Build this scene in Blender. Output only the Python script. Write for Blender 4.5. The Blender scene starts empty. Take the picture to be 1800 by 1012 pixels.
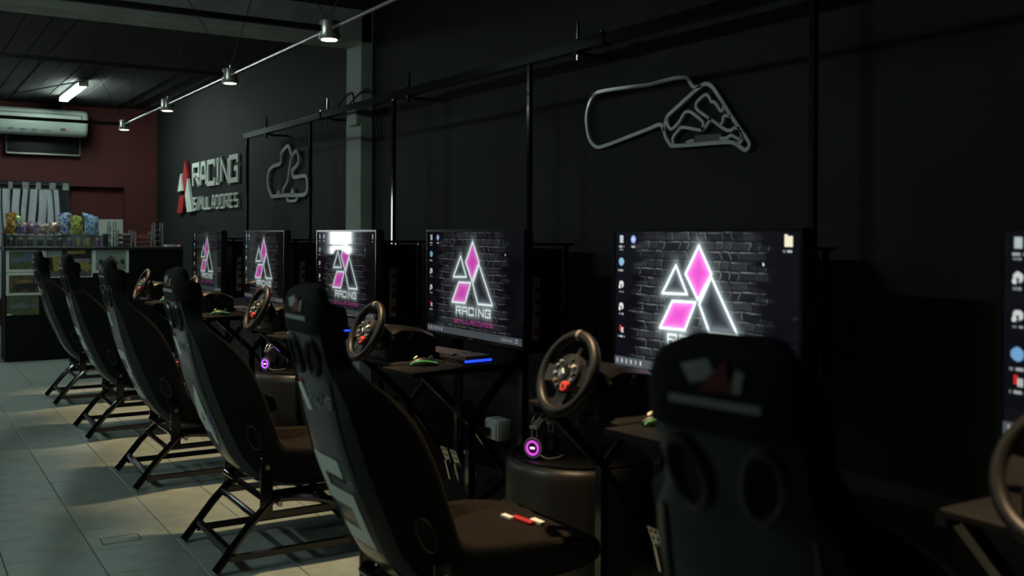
import bpy, bmesh, math, random
import numpy as np
from mathutils import Vector, Matrix

random.seed(7)
SC = bpy.context.scene
COL = SC.collection
R = math.radians

# ------------------------------------------------------------------ camera
cam_d = bpy.data.cameras.new('camera')
cam = bpy.data.objects.new('camera', cam_d)
COL.objects.link(cam)
cam.location = (0, 0, 1.33)
cam.rotation_mode = 'QUATERNION'
cam.rotation_quaternion = (Matrix.Rotation(R(-32.1), 3, 'Z') @ Matrix.Rotation(R(90), 3, 'X') @ Matrix.Rotation(R(0.293), 3, 'Z')).to_quaternion()
cam_d.sensor_width = 36
cam_d.lens = 1740 / 1800 * 36
cam_d.shift_y = -(506 - 413.7) / 1800
cam_d.clip_start = 0.02
cam_d.dof.use_dof = True
cam_d.dof.focus_distance = 6.0
cam_d.dof.aperture_fstop = 2.8
SC.camera = cam

# ------------------------------------------------------------------ world, exposure
w = bpy.data.worlds.new('world')
SC.world = w
w.use_nodes = True
w.node_tree.nodes['Background'].inputs[0].default_value = (0.4, 0.45, 0.45, 1)
w.node_tree.nodes['Background'].inputs[1].default_value = 0.002
SC.view_settings.view_transform = 'Standard'
SC.view_settings.look = 'None'
SC.view_settings.gamma = 1.0
SC.view_settings.use_curve_mapping = False
SC.view_settings.exposure = 0.0

TUBE_POWER = 72.0        # emission of the fluorescent tubes
SPOT_POWER = 165.0        # warm ceiling spots over the rigs
WINDOW_POWER = 16.0       # daylight behind the far window
COOL = (0.80, 1.0, 0.90)
WARM = (1.0, 0.70, 0.39)

# ------------------------------------------------------------------ materials
MATS = {}
def mat(name, col, rough=0.6, metal=0.0, spec=0.5, vary=0.12, scale=14.0, bump=0.0, bscale=60.0, emit=None, es=0.0, coat=0.0, trans=0.0, stretch=None, alpha=1.0):
    if name in MATS:
        return MATS[name]
    m = bpy.data.materials.new(name)
    m.use_nodes = True
    nt = m.node_tree
    b = nt.nodes['Principled BSDF']
    b.inputs['Roughness'].default_value = rough
    b.inputs['Metallic'].default_value = metal
    b.inputs['Specular IOR Level'].default_value = spec
    b.inputs['Coat Weight'].default_value = coat
    b.inputs['Coat Roughness'].default_value = 0.12
    b.inputs['Transmission Weight'].default_value = trans
    b.inputs['Alpha'].default_value = alpha
    tc = nt.nodes.new('ShaderNodeTexCoord')
    mp = nt.nodes.new('ShaderNodeMapping')
    if stretch:
        mp.inputs['Scale'].default_value = stretch
    nt.links.new(tc.outputs['Object'], mp.inputs['Vector'])
    nz = nt.nodes.new('ShaderNodeTexNoise')
    nz.inputs['Scale'].default_value = scale
    nz.inputs['Detail'].default_value = 5
    nt.links.new(mp.outputs['Vector'], nz.inputs['Vector'])
    rp = nt.nodes.new('ShaderNodeValToRGB')
    rp.color_ramp.elements[0].position = 0.3
    rp.color_ramp.elements[1].position = 0.7
    rp.color_ramp.elements[0].color = tuple(max(0, c * (1 - vary)) for c in col[:3]) + (1,)
    rp.color_ramp.elements[1].color = tuple(min(1, c * (1 + vary)) for c in col[:3]) + (1,)
    nt.links.new(nz.outputs['Fac'], rp.inputs['Fac'])
    nt.links.new(rp.outputs['Color'], b.inputs['Base Color'])
    if bump > 0:
        n2 = nt.nodes.new('ShaderNodeTexNoise')
        n2.inputs['Scale'].default_value = bscale
        n2.inputs['Detail'].default_value = 4
        nt.links.new(mp.outputs['Vector'], n2.inputs['Vector'])
        bp = nt.nodes.new('ShaderNodeBump')
        bp.inputs['Strength'].default_value = bump
        bp.inputs['Distance'].default_value = 0.01
        nt.links.new(n2.outputs['Fac'], bp.inputs['Height'])
        nt.links.new(bp.outputs['Normal'], b.inputs['Normal'])
    if emit:
        b.inputs['Emission Color'].default_value = tuple(emit) + (1,)
        b.inputs['Emission Strength'].default_value = es
    MATS[name] = m
    return m

def screen_mat(name, strength):
    if name in MATS:
        return MATS[name]
    m = bpy.data.materials.new(name)
    m.use_nodes = True
    nt = m.node_tree
    b = nt.nodes['Principled BSDF']
    b.inputs['Base Color'].default_value = (0.006, 0.006, 0.008, 1)
    b.inputs['Roughness'].default_value = 0.045
    a = nt.nodes.new('ShaderNodeAttribute')
    a.attribute_name = 'picture'
    nt.links.new(a.outputs['Color'], b.inputs['Emission Color'])
    b.inputs['Emission Strength'].default_value = strength
    MATS[name] = m
    return m

M = dict(
    tile=mat('floor_tile', (0.31, 0.365, 0.335), 0.42, vary=0.16, scale=9, bump=0.05, bscale=40),
    grout=mat('dark_grout', (0.035, 0.04, 0.035), 0.9),
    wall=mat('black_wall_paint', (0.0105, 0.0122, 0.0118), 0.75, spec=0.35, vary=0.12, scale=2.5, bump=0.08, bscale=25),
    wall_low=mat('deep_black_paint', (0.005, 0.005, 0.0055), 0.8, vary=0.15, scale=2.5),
    column=mat('grey_paint', (0.40, 0.45, 0.42), 0.75, vary=0.08, scale=4, bump=0.1, bscale=18),
    beam=mat('grey_concrete', (0.40, 0.43, 0.41), 0.85, vary=0.18, scale=5, bump=0.25, bscale=14),
    ceil=mat('black_ceiling_paint', (0.013, 0.0145, 0.014), 0.9, vary=0.25, scale=5, bump=0.3, bscale=12),
    red=mat('dark_red_paint', (0.084, 0.0145, 0.0145), 0.8, vary=0.08, scale=3),
    plaster=mat('plain_plaster', (0.16, 0.17, 0.17), 0.8, vary=0.1),
    black_steel=mat('black_gloss_steel', (0.005, 0.005, 0.007), 0.12, spec=0.6, vary=0.2),
    black_matte=mat('black_matte_metal', (0.010, 0.010, 0.011), 0.55, vary=0.2),
    black_plastic=mat('black_plastic', (0.014, 0.014, 0.015), 0.42, vary=0.2),
    bezel=mat('gloss_bezel', (0.008, 0.008, 0.009), 0.2, vary=0.1),
    laminate=mat('black_laminate', (0.0045, 0.0050, 0.0048), 0.6, spec=0.2, vary=0.2),
    shell=mat('grey_gloss_shell', (0.034, 0.0365, 0.0345), 0.2, spec=0.5, vary=0.1, scale=6),
    fabric=mat('black_seat_fabric', (0.0135, 0.0105, 0.0085), 0.95, spec=0.15, vary=0.25, scale=60, bump=0.2, bscale=300),
    cover=mat('black_head_cover', (0.007, 0.008, 0.009), 0.85, spec=0.2, vary=0.2, scale=40, bump=0.15, bscale=260),
    emblem=mat('grey_embroidery', (0.30, 0.33, 0.33), 0.8),
    housing=mat('housing_plastic', (0.006, 0.006, 0.007), 0.35, spec=0.3),
    slot=mat('black_recess', (0.004, 0.004, 0.004), 0.9),
    slotrim=mat('slot_rim_plastic', (0.02, 0.022, 0.022), 0.35),
    white=mat('white_print', (0.80, 0.86, 0.82), 0.5, vary=0.05),
    pale=mat('pale_number_sticker', (0.86, 0.95, 0.91), 0.4, vary=0.04),
    outline=mat('grey_sticker_border', (0.16, 0.18, 0.18), 0.4, vary=0.04),
    border=mat('dark_sticker_border', (0.03, 0.033, 0.033), 0.4),
    redp=mat('red_print', (0.45, 0.03, 0.035), 0.5, vary=0.06),
    violet=mat('violet_print', (0.30, 0.20, 0.55), 0.4, vary=0.06),
    steel=mat('brushed_steel', (0.55, 0.55, 0.55), 0.28, metal=1.0, vary=0.08),
    chrome=mat('polished_steel', (0.62, 0.62, 0.60), 0.3, metal=0.75, vary=0.04),
    leather=mat('black_wheel_leather', (0.008, 0.007, 0.0065), 0.45, spec=0.35, vary=0.15, scale=60, bump=0.06, bscale=300),
    rubber=mat('black_rubber', (0.014, 0.014, 0.014), 0.6, vary=0.2),
    drum=mat('black_drum_skin', (0.012, 0.012, 0.012), 0.42, vary=0.2, scale=6),
    drumtop=mat('drum_lid', (0.010, 0.010, 0.010), 0.5, vary=0.2),
    ochre=mat('ochre_print', (0.40, 0.27, 0.08), 0.6, vary=0.2),
    grey=mat('grey_plastic', (0.22, 0.23, 0.23), 0.45, vary=0.06),
    pale_plastic=mat('pale_plastic', (0.55, 0.60, 0.57), 0.42, vary=0.05),
    white_plastic=mat('white_plastic', (0.72, 0.75, 0.72), 0.5, vary=0.05),
    aircon=mat('aircon_plastic', (0.40, 0.46, 0.43), 0.4, vary=0.04),
    circuit=mat('pale_acrylic', (0.62, 0.66, 0.64), 0.17, vary=0.05),
    circuit_dark=mat('grey_acrylic', (0.09, 0.09, 0.09), 0.4, vary=0.1),
    red_lit=mat('red_dial', (0.75, 0.06, 0.04), 0.4, vary=0.05),
    beige=mat('beige_strip', (0.72, 0.64, 0.54), 0.6, vary=0.1),
    curtain_pale=mat('pale_curtain', (0.55, 0.58, 0.64), 0.9, vary=0.1, scale=20),
    curtain_dark=mat('dark_curtain', (0.02, 0.022, 0.026), 0.9, vary=0.1),
    skirting=mat('pale_skirting', (0.40, 0.42, 0.42), 0.6),
    tube_on=mat('tube_glow', (0.9, 1, 0.95), 0.5, emit=COOL, es=TUBE_POWER),
    lens_on=mat('lamp_lens_glow', (1, 0.95, 0.85), 0.4, emit=(1.0, 0.86, 0.66), es=9.0),
    daylight=mat('daylight_pane', (0.9, 0.95, 1), 0.3, emit=(0.85, 0.95, 1.0), es=WINDOW_POWER),
    led_blue=mat('blue_led', (0.05, 0.1, 0.9), 0.4, emit=(0.015, 0.06, 1.0), es=1.6),
    led_violet=mat('violet_led', (0.4, 0.1, 0.9), 0.4, emit=(0.30, 0.07, 0.95), es=2.0),
    led_pink=mat('magenta_led', (0.9, 0.1, 0.9), 0.4, emit=(0.72, 0.08, 0.78), es=0.8),
    led_core=mat('white_violet_led', (1, 0.8, 1), 0.4, emit=(0.95, 0.45, 1.0), es=2.2),
    led_green=mat('green_led', (0.2, 0.9, 0.3), 0.4, emit=(0.15, 0.70, 0.15), es=0.45),
    led_warm=mat('warm_led', (1, 0.9, 0.6), 0.4, emit=(1.0, 0.80, 0.42), es=0.6),
    led_red=mat('red_led', (0.9, 0.06, 0.05), 0.4, emit=(1.0, 0.10, 0.05), es=0.5),
    red_switch=mat('red_switch', (0.30, 0.02, 0.015), 0.4),
)

# ------------------------------------------------------------------ mesh helpers
# geometry is (verts, faces); g(...) merges several
def g(*parts):
    V, F = [], []
    for v, f in parts:
        o = len(V)
        V += [tuple(p) for p in v]
        F += [tuple(i + o for i in q) for q in f]
    return V, F

def move(geo, loc=(0, 0, 0), rot=None):
    v, f = geo
    L = Vector(loc)
    if rot is None:
        return [tuple(Vector(p) + L) for p in v], f
    return [tuple(rot @ Vector(p) + L) for p in v], f

def box(x0, x1, y0, y1, z0, z1):
    v = [(x0, y0, z0), (x1, y0, z0), (x1, y1, z0), (x0, y1, z0), (x0, y0, z1), (x1, y0, z1), (x1, y1, z1), (x0, y1, z1)]
    f = [(0, 3, 2, 1), (4, 5, 6, 7), (0, 1, 5, 4), (1, 2, 6, 5), (2, 3, 7, 6), (3, 0, 4, 7)]
    return v, f

def rbox(x0, x1, y0, y1, z0, z1, r=0.01, seg=2):
    bm = bmesh.new()
    v, f = box(x0, x1, y0, y1, z0, z1)
    bv = [bm.verts.new(p) for p in v]
    for q in f:
        bm.faces.new([bv[i] for i in q])
    bmesh.ops.bevel(bm, geom=list(bm.edges), offset=r, segments=seg, affect='EDGES', profile=0.5)
    bm.verts.index_update()
    out = [tuple(p.co) for p in bm.verts], [tuple(p.index for p in q.verts) for q in bm.faces]
    bm.free()
    return out

def smooth_path(pts, n=6, closed=False):
    P = [Vector(p) for p in pts]
    k = len(P)
    out = []
    rng = range(k if closed else k - 1)
    for i in rng:
        p1, p2 = P[i], P[(i + 1) % k]
        p0 = P[i - 1] if (i > 0 or closed) else p1 * 2 - p2
        p3 = P[(i + 2) % k] if (i + 2 < k or closed) else p2 * 2 - p1
        for j in range(n):
            t = j / n
            out.append(0.5 * ((2 * p1) + (-p0 + p2) * t + (2 * p0 - 5 * p1 + 4 * p2 - p3) * t * t + (-p0 + 3 * p1 - 3 * p2 + p3) * t ** 3))
    if not closed:
        out.append(P[-1])
    return out

def tube(pts, r, sides=8, closed=False, flat=None, phase=0.0):
    P = [Vector(p) for p in pts]
    k = len(P)
    V, F = [], []
    nrm = None
    for i in range(k):
        if closed:
            t = P[(i + 1) % k] - P[i - 1]
        else:
            t = P[min(i + 1, k - 1)] - P[max(i - 1, 0)]
        t.normalize()
        if nrm is None:
            a = Vector((0, 1, 0)) if abs(t.y) < 0.9 else Vector((0, 0, 1))
            nrm = (a - t * a.dot(t)).normalized()
        else:
            nrm = (nrm - t * nrm.dot(t)).normalized()
        bi = t.cross(nrm)
        rr = r[i] if isinstance(r, (list, tuple)) else r
        for s in range(sides):
            a = 2 * math.pi * s / sides + phase
            V.append(P[i] + nrm * (rr * math.cos(a)) + bi * (rr * math.sin(a) * (flat or 1)))
    for i in range(k if closed else k - 1):
        j = (i + 1) % k
        for s in range(sides):
            q = (s + 1) % sides
            F.append((i * sides + s, i * sides + q, j * sides + q, j * sides + s))
    if not closed:
        F.append(tuple(range(sides - 1, -1, -1)))
        F.append(tuple((k - 1) * sides + s for s in range(sides)))
    return [tuple(v) for v in V], F

def sqtube(a, b, r):
    return tube([a, b], r * 1.414, 4, phase=math.pi / 4)

def lathe(prof, segs=24, axis='Z', cap=True):
    V, F = [], []
    for (r, z) in prof:
        for s in range(segs):
            a = 2 * math.pi * s / segs
            p = (r * math.cos(a), r * math.sin(a), z)
            if axis == 'X':
                p = (z, r * math.cos(a), r * math.sin(a))
            V.append(p)
    n = len(prof)
    for i in range(n - 1):
        for s in range(segs):
            q = (s + 1) % segs
            F.append((i * segs + s, i * segs + q, (i + 1) * segs + q, (i + 1) * segs + s))
    if cap:
        F.append(tuple(range(segs - 1, -1, -1)))
        F.append(tuple((n - 1) * segs + s for s in range(segs)))
    return V, F

def prism(poly, d0, d1, place):
    """2D polygon extruded between depths d0 and d1; place(a, b, d) gives the 3D point"""
    n = len(poly)
    V = [place(a, b, d0) for a, b in poly] + [place(a, b, d1) for a, b in poly]
    F = [tuple(range(n)), tuple(range(2 * n - 1, n - 1, -1))]
    for i in range(n):
        j = (i + 1) % n
        F.append((i, i + n, j + n, j))
    return V, F

def strip(line, wd, d0, d1, place, closed=False):
    """a 2D polyline given a width and a depth"""
    P = [Vector((p[0], p[1])) for p in line]
    if closed and (P[0] - P[-1]).length < 1e-6:
        P = P[:-1]
    k = len(P)
    Lf, Rt = [], []
    for i in range(k):
        a = (P[i] - P[i - 1]) if (i > 0 or closed) else (P[1] - P[0])
        b = (P[(i + 1) % k] - P[i]) if (i < k - 1 or closed) else (P[-1] - P[-2])
        a.normalize(); b.normalize()
        na, nb = Vector((-a.y, a.x)), Vector((-b.y, b.x))
        m = na + nb
        if m.length < 1e-4:
            m = na
        m.normalize()
        s = min(1 / max(m.dot(na), 0.35), 2.0)
        Lf.append(P[i] + m * wd / 2 * s)
        Rt.append(P[i] - m * wd / 2 * s)
    V, F = [], []
    for i in range(k):
        for q, d in ((Lf[i], d0), (Rt[i], d0), (Rt[i], d1), (Lf[i], d1)):
            V.append(place(q.x, q.y, d))
    for i in range(k if closed else k - 1):
        j = (i + 1) % k
        for s in range(4):
            t = (s + 1) % 4
            F.append((i * 4 + s, i * 4 + t, j * 4 + t, j * 4 + s))
    if not closed:
        F.append((0, 3, 2, 1))
        o = (k - 1) * 4
        F.append((o, o + 1, o + 2, o + 3))
    return V, F

MESHES = {}
def mesh_of(key, geo, smooth=False, angle=40):
    if key in MESHES:
        return MESHES[key]
    if callable(geo):
        geo = geo()
    me = bpy.data.meshes.new(key)
    me.from_pydata(geo[0], [], geo[1])
    bm = bmesh.new()
    bm.from_mesh(me)
    bmesh.ops.recalc_face_normals(bm, faces=bm.faces)
    bm.to_mesh(me)
    bm.free()
    if smooth:
        me.shade_smooth()
        me.set_sharp_from_angle(angle=R(angle))
    MESHES[key] = me
    return me

UID = [0]
def part(name, geo, m, parent=None, key=None, smooth=False, loc=(0, 0, 0), label=None, kind=None):
    if key is None:
        UID[0] += 1
        key = name + '_mesh_' + str(UID[0])
    mk = key + '|' + m.name
    me = mesh_of(mk, geo, smooth)
    if not me.materials:
        me.materials.append(m)
    o = bpy.data.objects.new(name, me)
    COL.objects.link(o)
    o.location = loc
    if parent is not None:
        o.parent = parent
    if label:
        o['label'] = label
    if kind:
        o['kind'] = kind
    return o

def tag(o, label, cat, group=None):
    o['label'] = label
    o['category'] = cat
    if group:
        o['group'] = group
    return o

def thing(name, label, cat, loc=(0, 0, 0), rotz=0.0, group=None):
    o = bpy.data.objects.new(name, None)
    COL.objects.link(o)
    o.empty_display_size = 0.05
    o.location = loc
    o.rotation_euler = (0, 0, rotz)
    return tag(o, label, cat, group)

def struct(name, geo, m, parent=None, label=None, smooth=False):
    o = part(name, geo, m, parent, smooth=smooth)
    if parent is None:
        o['kind'] = 'structure'
        if label:
            o['label'] = label
    return o

# stroke letters, box 0..1 x 0..1
GLYPH = {
    'R': [[(0, 0), (0, 1), (1, 1), (1, .5), (0, .5)], [(.45, .5), (1, 0)]],
    'A': [[(0, 0), (.25, 1), (.75, 1), (1, 0)], [(.12, .36), (.88, .36)]],
    'a': [[(0, 0), (0, 1), (1, 1), (1, 0)], [(0, .45), (1, .45)]],
    'C': [[(1, .75), (1, 1), (0, 1), (0, 0), (1, 0), (1, .25)]],
    'I': [[(.5, 0), (.5, 1)], [(.15, 1), (.85, 1)], [(.15, 0), (.85, 0)]],
    'i': [[(.5, 0), (.5, 1)]],
    'N': [[(0, 0), (0, 1), (1, 0), (1, 1)]],
    'G': [[(1, .75), (1, 1), (0, 1), (0, 0), (1, 0), (1, .5), (.55, .5)]],
    'S': [[(1, 1), (0, 1), (0, .5), (1, .5), (1, 0), (0, 0)]],
    'M': [[(0, 0), (0, 1), (.5, .4), (1, 1), (1, 0)]],
    'U': [[(0, 1), (0, 0), (1, 0), (1, 1)]],
    'L': [[(0, 1), (0, 0), (1, 0)]],
    'D': [[(0, 0), (0, 1), (.75, 1), (1, .75), (1, .25), (.75, 0), (0, 0), (0, .2)]],
    'O': [[(0, 0), (0, 1), (1, 1), (1, 0), (0, 0), (0, .2)]],
    'E': [[(1, 1), (0, 1), (0, 0), (1, 0)], [(0, .5), (.8, .5)]],
    '5': [[(1, 1), (0, 1), (0, .56), (1, .56), (1, 0), (0, 0)]],
    '4': [[(.78, 0), (.78, 1), (0, .32), (1, .32)]],
    '3': [[(0, 1), (1, 1), (1, 0), (0, 0)], [(.3, .52), (1, .52)]],
    '2': [[(0, 1), (1, 1), (1, .54), (0, .54), (0, 0), (1, 0)]],
}
# the triangle-and-diamond mark: four outlines in units of its own height, origin at its foot centre
MARK = dict(
    diamond=[(0.0, 1.0), (.211, .673), (-.012, .364), (-.228, .662)],
    small=[(-.396, .757), (-.201, .423), (-.641, .412)],
    para=[(-.456, .328), (-.053, .336), (-.236, -.004), (-.685, -.010)],
    right=[(.206, .641), (.629, .009), (.179, .005), (.010, .318)],
)

# ================================================================== the room
WX, FY, CZ = 2.77, 12.77, 2.845       # right wall, far wall, ceiling
LX, BY = -3.2, -2.2                   # left wall and rear wall, outside the picture

# floor: screed under separate tiles
T = 0.3335
floor = struct('floor', box(LX, WX, BY, FY, -0.06, -0.004), M['grout'], label='grey ceramic tiled floor with dark joints')
def tile_geo():
    gp = 0.0022
    return rbox(gp, T - gp, gp * 0.6, T - gp * 0.6, -0.012, 0.0, 0.0015, 1)
near_tiles, rest = [], []
ix0 = math.floor((LX - 0.39) / T)
iy0 = math.floor((BY - 4.43) / T)
for ix in range(ix0, 20):
    for iy in range(iy0, 40):
        x, y = 0.39 + ix * T, 4.43 + iy * T
        if x + T > WX + 0.001 or y + T > FY + 0.3 or x < LX or y < BY:
            continue
        if y + T > FY:
            continue
        seen = y > 2.6 and y < 11.4 and x + T > 0.0829 * (y + T) - 0.05 and x < 2.3
        if seen:
            near_tiles.append((y, x))
        else:
            rest.append((x, y))
near_tiles.sort()
for (y, x) in near_tiles[300:]:
    rest.append((x, y))
for (y, x) in near_tiles[:300]:
    part('floor_tile', tile_geo, M['tile'], floor, key='tile', loc=(x, y, random.uniform(-0.0006, 0.0)))
tg = [move(box(0.002, T - 0.002, 0.002, T - 0.002, -0.01, 0.0), (x, y, 0)) for x, y in rest]
part('outer_tiles', g(*tg), M['tile'], floor, kind='stuff')
# small inset patch in one tile: a thin dark outline let into the floor
def flat_xy(a, b, d):
    return (a, b, d)
fp = [(0.775, 4.505), (0.93, 4.505), (0.93, 4.60), (0.775, 4.60)]
part('patch_outline', strip(fp + [fp[0]], 0.004, -0.002, 0.0006, flat_xy, closed=True), M['grout'], floor)

# right wall: black paint, darker dado below
wall_r = struct('wall_right', box(WX, WX + 0.15, BY, FY + 0.15, -0.06, CZ + 0.1), M['wall'], label='black painted wall behind the screens')
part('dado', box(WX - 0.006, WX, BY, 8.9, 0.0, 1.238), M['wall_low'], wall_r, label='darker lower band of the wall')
col = part('column', rbox(2.68, WX, 6.2, 6.455, 0.0, CZ, 0.006, 1), M['column'], wall_r, label='grey concrete column')
part('junction_box', rbox(2.645, 2.682, 6.20, 6.36, 2.07, 2.19, 0.006, 1), M['column'], col)
struct('wall_left', box(LX - 0.15, LX, BY, FY + 0.15, -0.06, CZ + 0.1), M['plaster'])
struct('wall_back', box(LX, WX, BY - 0.15, BY, -0.06, CZ + 0.1), M['plaster'])

# far wall, red, with a window opening in view and a glazed one further left
def wall_with_holes(x0, x1, z0, z1, y0, y1, holes):
    xs = sorted({x0, x1} | {h[0] for h in holes} | {h[1] for h in holes})
    zs = sorted({z0, z1} | {h[2] for h in holes} | {h[3] for h in holes})
    out = []
    for a, b in zip(xs, xs[1:]):
        for c, d in zip(zs, zs[1:]):
            mx, mz = (a + b) / 2, (c + d) / 2
            if any(h[0] < mx < h[1] and h[2] < mz < h[3] for h in holes):
                continue
            out.append(box(a, b, y0, y1, c, d))
    return g(*out)
wall_f = struct('wall_far', wall_with_holes(LX, WX, -0.06, CZ + 0.1, FY, FY + 0.15, [(0.55, 1.76, 0.75, 1.90), (-0.93, -0.58, 1.04, 2.0)]), M['red'], label='dark red far wall behind the counter')
part('pillar', box(2.395, WX, FY - 0.13, FY, 0.0, CZ), M['red'], wall_f, label='red corner pillar')
part('lintel', box(LX, 2.395, FY - 0.10, FY, 1.885, CZ), M['red'], wall_f, label='red lintel above the window')
win1 = struct('window_1', g(box(0.55, 0.60, FY + 0.02, FY + 0.1, 0.75, 1.90), box(1.71, 1.76, FY + 0.02, FY + 0.1, 0.75, 1.90), box(0.60, 1.71, FY + 0.02, FY + 0.1, 0.75, 0.80), box(0.60, 1.71, FY + 0.02, FY + 0.1, 1.85, 1.90)), M['black_matte'], label='curtained window in the red wall')
part('pane', box(0.60, 1.71, FY + 0.05, FY + 0.056, 0.80, 1.85), mat('dusk_glass', (0.02, 0.025, 0.03), 0.1), win1)
win2 = struct('window_2', g(box(-0.93, -0.90, FY + 0.02, FY + 0.1, 1.04, 2.0), box(-0.61, -0.58, FY + 0.02, FY + 0.1, 1.04, 2.0), box(-0.90, -0.61, FY + 0.02, FY + 0.1, 1.04, 1.07), box(-0.90, -0.61, FY + 0.02, FY + 0.1, 1.97, 2.0), box(-0.90, -0.61, FY + 0.03, FY + 0.09, 1.17, 1.20)), M['white_plastic'], label='narrow daylit window further left')
part('pane', box(-0.90, -0.61, FY + 0.05, FY + 0.056, 1.07, 1.17), M['daylight'], win2)
part('pane', box(-0.90, -0.61, FY + 0.05, FY + 0.056, 1.20, 1.97), M['daylight'], win2)
bb = struct('baseboard_far', box(LX, 2.395, FY - 0.02, FY, 0, 0.26), M['skirting'])

# ceiling: black boards beyond the beam, plain slab on the near side
ceil = struct('ceiling', box(LX, WX, BY, FY + 0.15, CZ + 0.02, CZ + 0.12), M['ceil'], label='black painted board ceiling')
bw = 0.165
nb = int((WX - (-0.9)) / bw)
for i in range(nb + 1):
    x1 = WX - i * bw
    part('ceiling_board', box(-bw + 0.006, -0.004, 6.46, FY, 0, 0.025), M['ceil'], ceil, key='board', loc=(x1, 0, CZ - random.uniform(0, 0.012)))
part('outer_boards', g(*[box(LX + i * bw, LX + (i + 1) * bw - 0.006, 6.46, FY, CZ, CZ + 0.02) for i in range(13)]), M['ceil'], ceil, kind='stuff')
part('near_slab', box(LX, WX, BY, 6.2, CZ, CZ + 0.02), M['ceil'], ceil)
part('beam', rbox(LX, WX, 6.2, 6.46, 2.62, CZ + 0.02, 0.012, 1), M['beam'], ceil, label='grey concrete beam')

# ================================================================== lights
def fluorescent(x, y0, label, group='fluorescent lights'):
    t = thing('fluorescent_light', label, 'light', (x, y0, CZ), 0, group)
    L = 1.27
    part('housing', lambda: rbox(-0.045, 0.045, 0, L + 0.06, -0.035, 0.0, 0.006, 1), M['white_plastic'], t, key='fl_body')
    for dx in (-0.028, 0.028):
        part('tube', lambda: tube([(0, 0.03, -0.052), (0, L + 0.03, -0.052)], 0.0135, 10), M['tube_on'], t, key='fl_tube', smooth=True, loc=(dx, 0, 0))
    for yy in (0.0, L + 0.04):
        part('end_cap', lambda: box(-0.045, 0.045, 0, 0.02, -0.07, -0.03), M['white_plastic'], t, key='fl_cap', loc=(0, yy, 0))
    return t
fluorescent(1.60, 10.50, 'lit twin fluorescent light on the ceiling above the counter')
fluorescent(-1.02, 7.9, 'lit fluorescent light left of the aisle, out of the picture')
fluorescent(-0.95, 3.2, 'lit fluorescent light left of the camera, out of the picture')

SPOT_TILT = 0.0
LAMP_X, LAMP_Z = 1.612, 2.203
SY = [0.94 + 1.4916 * (6 - n) for n in range(1, 7)]      # stations 1 (by the counter) .. 6 (nearest)
CY = [1.14 + 1.49 * (6 - n) for n in range(1, 7)]        # their seats
LY = [c - 0.045 for c in CY]
lampbar = thing('lamp_bar', 'thin grey steel bar carrying the round spotlights', 'light bar', (LAMP_X, 0, LAMP_Z + 0.02))
part('bar', tube([(0, -0.3, 0), (0, LY[0] + 0.02, 0)], 0.0085, 8), M['steel'], lampbar, smooth=True)
for i, yy in enumerate((LY[0], LY[2], LY[3])):
    part('cross_bar', box(-3.6, -0.04, yy - 0.011, yy + 0.011, -0.012, 0.012), M['black_matte'], lampbar)
for i in range(6):
    for (dx, dy) in ((-0.28, 0.25), (0.05, -0.5)):
        part('wire', tube([(0, LY[i], 0.03), (dx, LY[i] + dy, CZ - LAMP_Z - 0.02)], 0.0022, 5), M['black_matte'], lampbar)
where = ['end of the bar nearest the counter', 'second from the counter end', 'third from the counter end', 'fourth from the counter end, in front of the column', 'fifth from the counter end, above the picture', 'sixth, nearest the camera, above the picture']
for i in range(6):
    t = thing('spotlight', 'small polished steel drum spotlight, ' + where[i], 'spotlight', (LAMP_X, LY[i], LAMP_Z), 0, 'spotlights on the steel bar')
    part('housing', lambda: lathe([(0.030, 0.055), (0.040, 0.055), (0.042, 0.05), (0.042, 0.0), (0.046, -0.002), (0.046, -0.022), (0.043, -0.026), (0.034, -0.026)], 24), M['chrome'], t, key='sp_body', smooth=True)
    part('lens', lambda: lathe([(0.0345, -0.0275), (0.0345, -0.0265)], 24), M['lens_on'], t, key='sp_lens')
    part('knob', lambda: move(lathe([(0.007, 0.0), (0.007, 0.012)], 10, 'X'), (0.043, 0.0, -0.008)), M['chrome'], t, key='sp_knob', smooth=True)
    part('hook', lambda: tube([(0.0, 0.0, 0.05), (0.0, 0.0, 0.075)], 0.004, 6), M['steel'], t, key='sp_hook')
    ld = bpy.data.lights.new('spot_beam', 'SPOT')
    ld.energy = SPOT_POWER
    ld.color = WARM
    ld.spot_size = R(56)
    ld.spot_blend = 0.8
    ld.shadow_soft_size = 0.03
    lo = bpy.data.objects.new('spot_beam', ld)
    COL.objects.link(lo)
    lo.parent = t
    lo.location = (0, 0, -0.032)
    lo.rotation_euler = (0, R(SPOT_TILT), 0)

# ================================================================== rail on the wall with hanging posts
rail = thing('wall_rail', 'black steel rail with hanging posts along the wall above the screens', 'rail', (2.60, 0, 2.175))
part('rail_tube', box(-0.022, 0.022, -0.5, 8.50, -0.022, 0.022), M['black_steel'], rail)
for yy in (8.44, 6.93, 5.51, 3.99, 2.26, 0.95):
    part('post', lambda: sqtube((0, 0, -0.02), (0, 0, -0.90), 0.0105), M['black_steel'], rail, key='rail_post', loc=(0, yy, 0))
for yy in (7.93, 6.60, 5.30, 3.60):
    part('threaded_rod', lambda: g(tube([(0, 0, -0.06), (0, 0, 0.115)], 0.007, 8), box(-0.016, 0.016, -0.016, 0.016, 0.022, 0.032), box(-0.016, 0.016, -0.016, 0.016, -0.034, -0.022)), M['black_steel'], rail, key='rail_rod', loc=(0, yy, 0))
    part('wall_bracket', lambda: box(0.02, 0.17, -0.012, 0.012, -0.04, -0.024), M['black_matte'], rail, key='rail_bracket', loc=(0, yy, 0))
for yy in (6.72, 3.42):
    part('clamp', lambda: g(rbox(-0.03, 0.03, -0.05, 0.05, -0.028, 0.03, 0.006, 1), lathe([(0.012, 0.03), (0.012, 0.042)], 10)), M['black_steel'], rail, key='rail_clamp', loc=(0, yy, 0))
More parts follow.
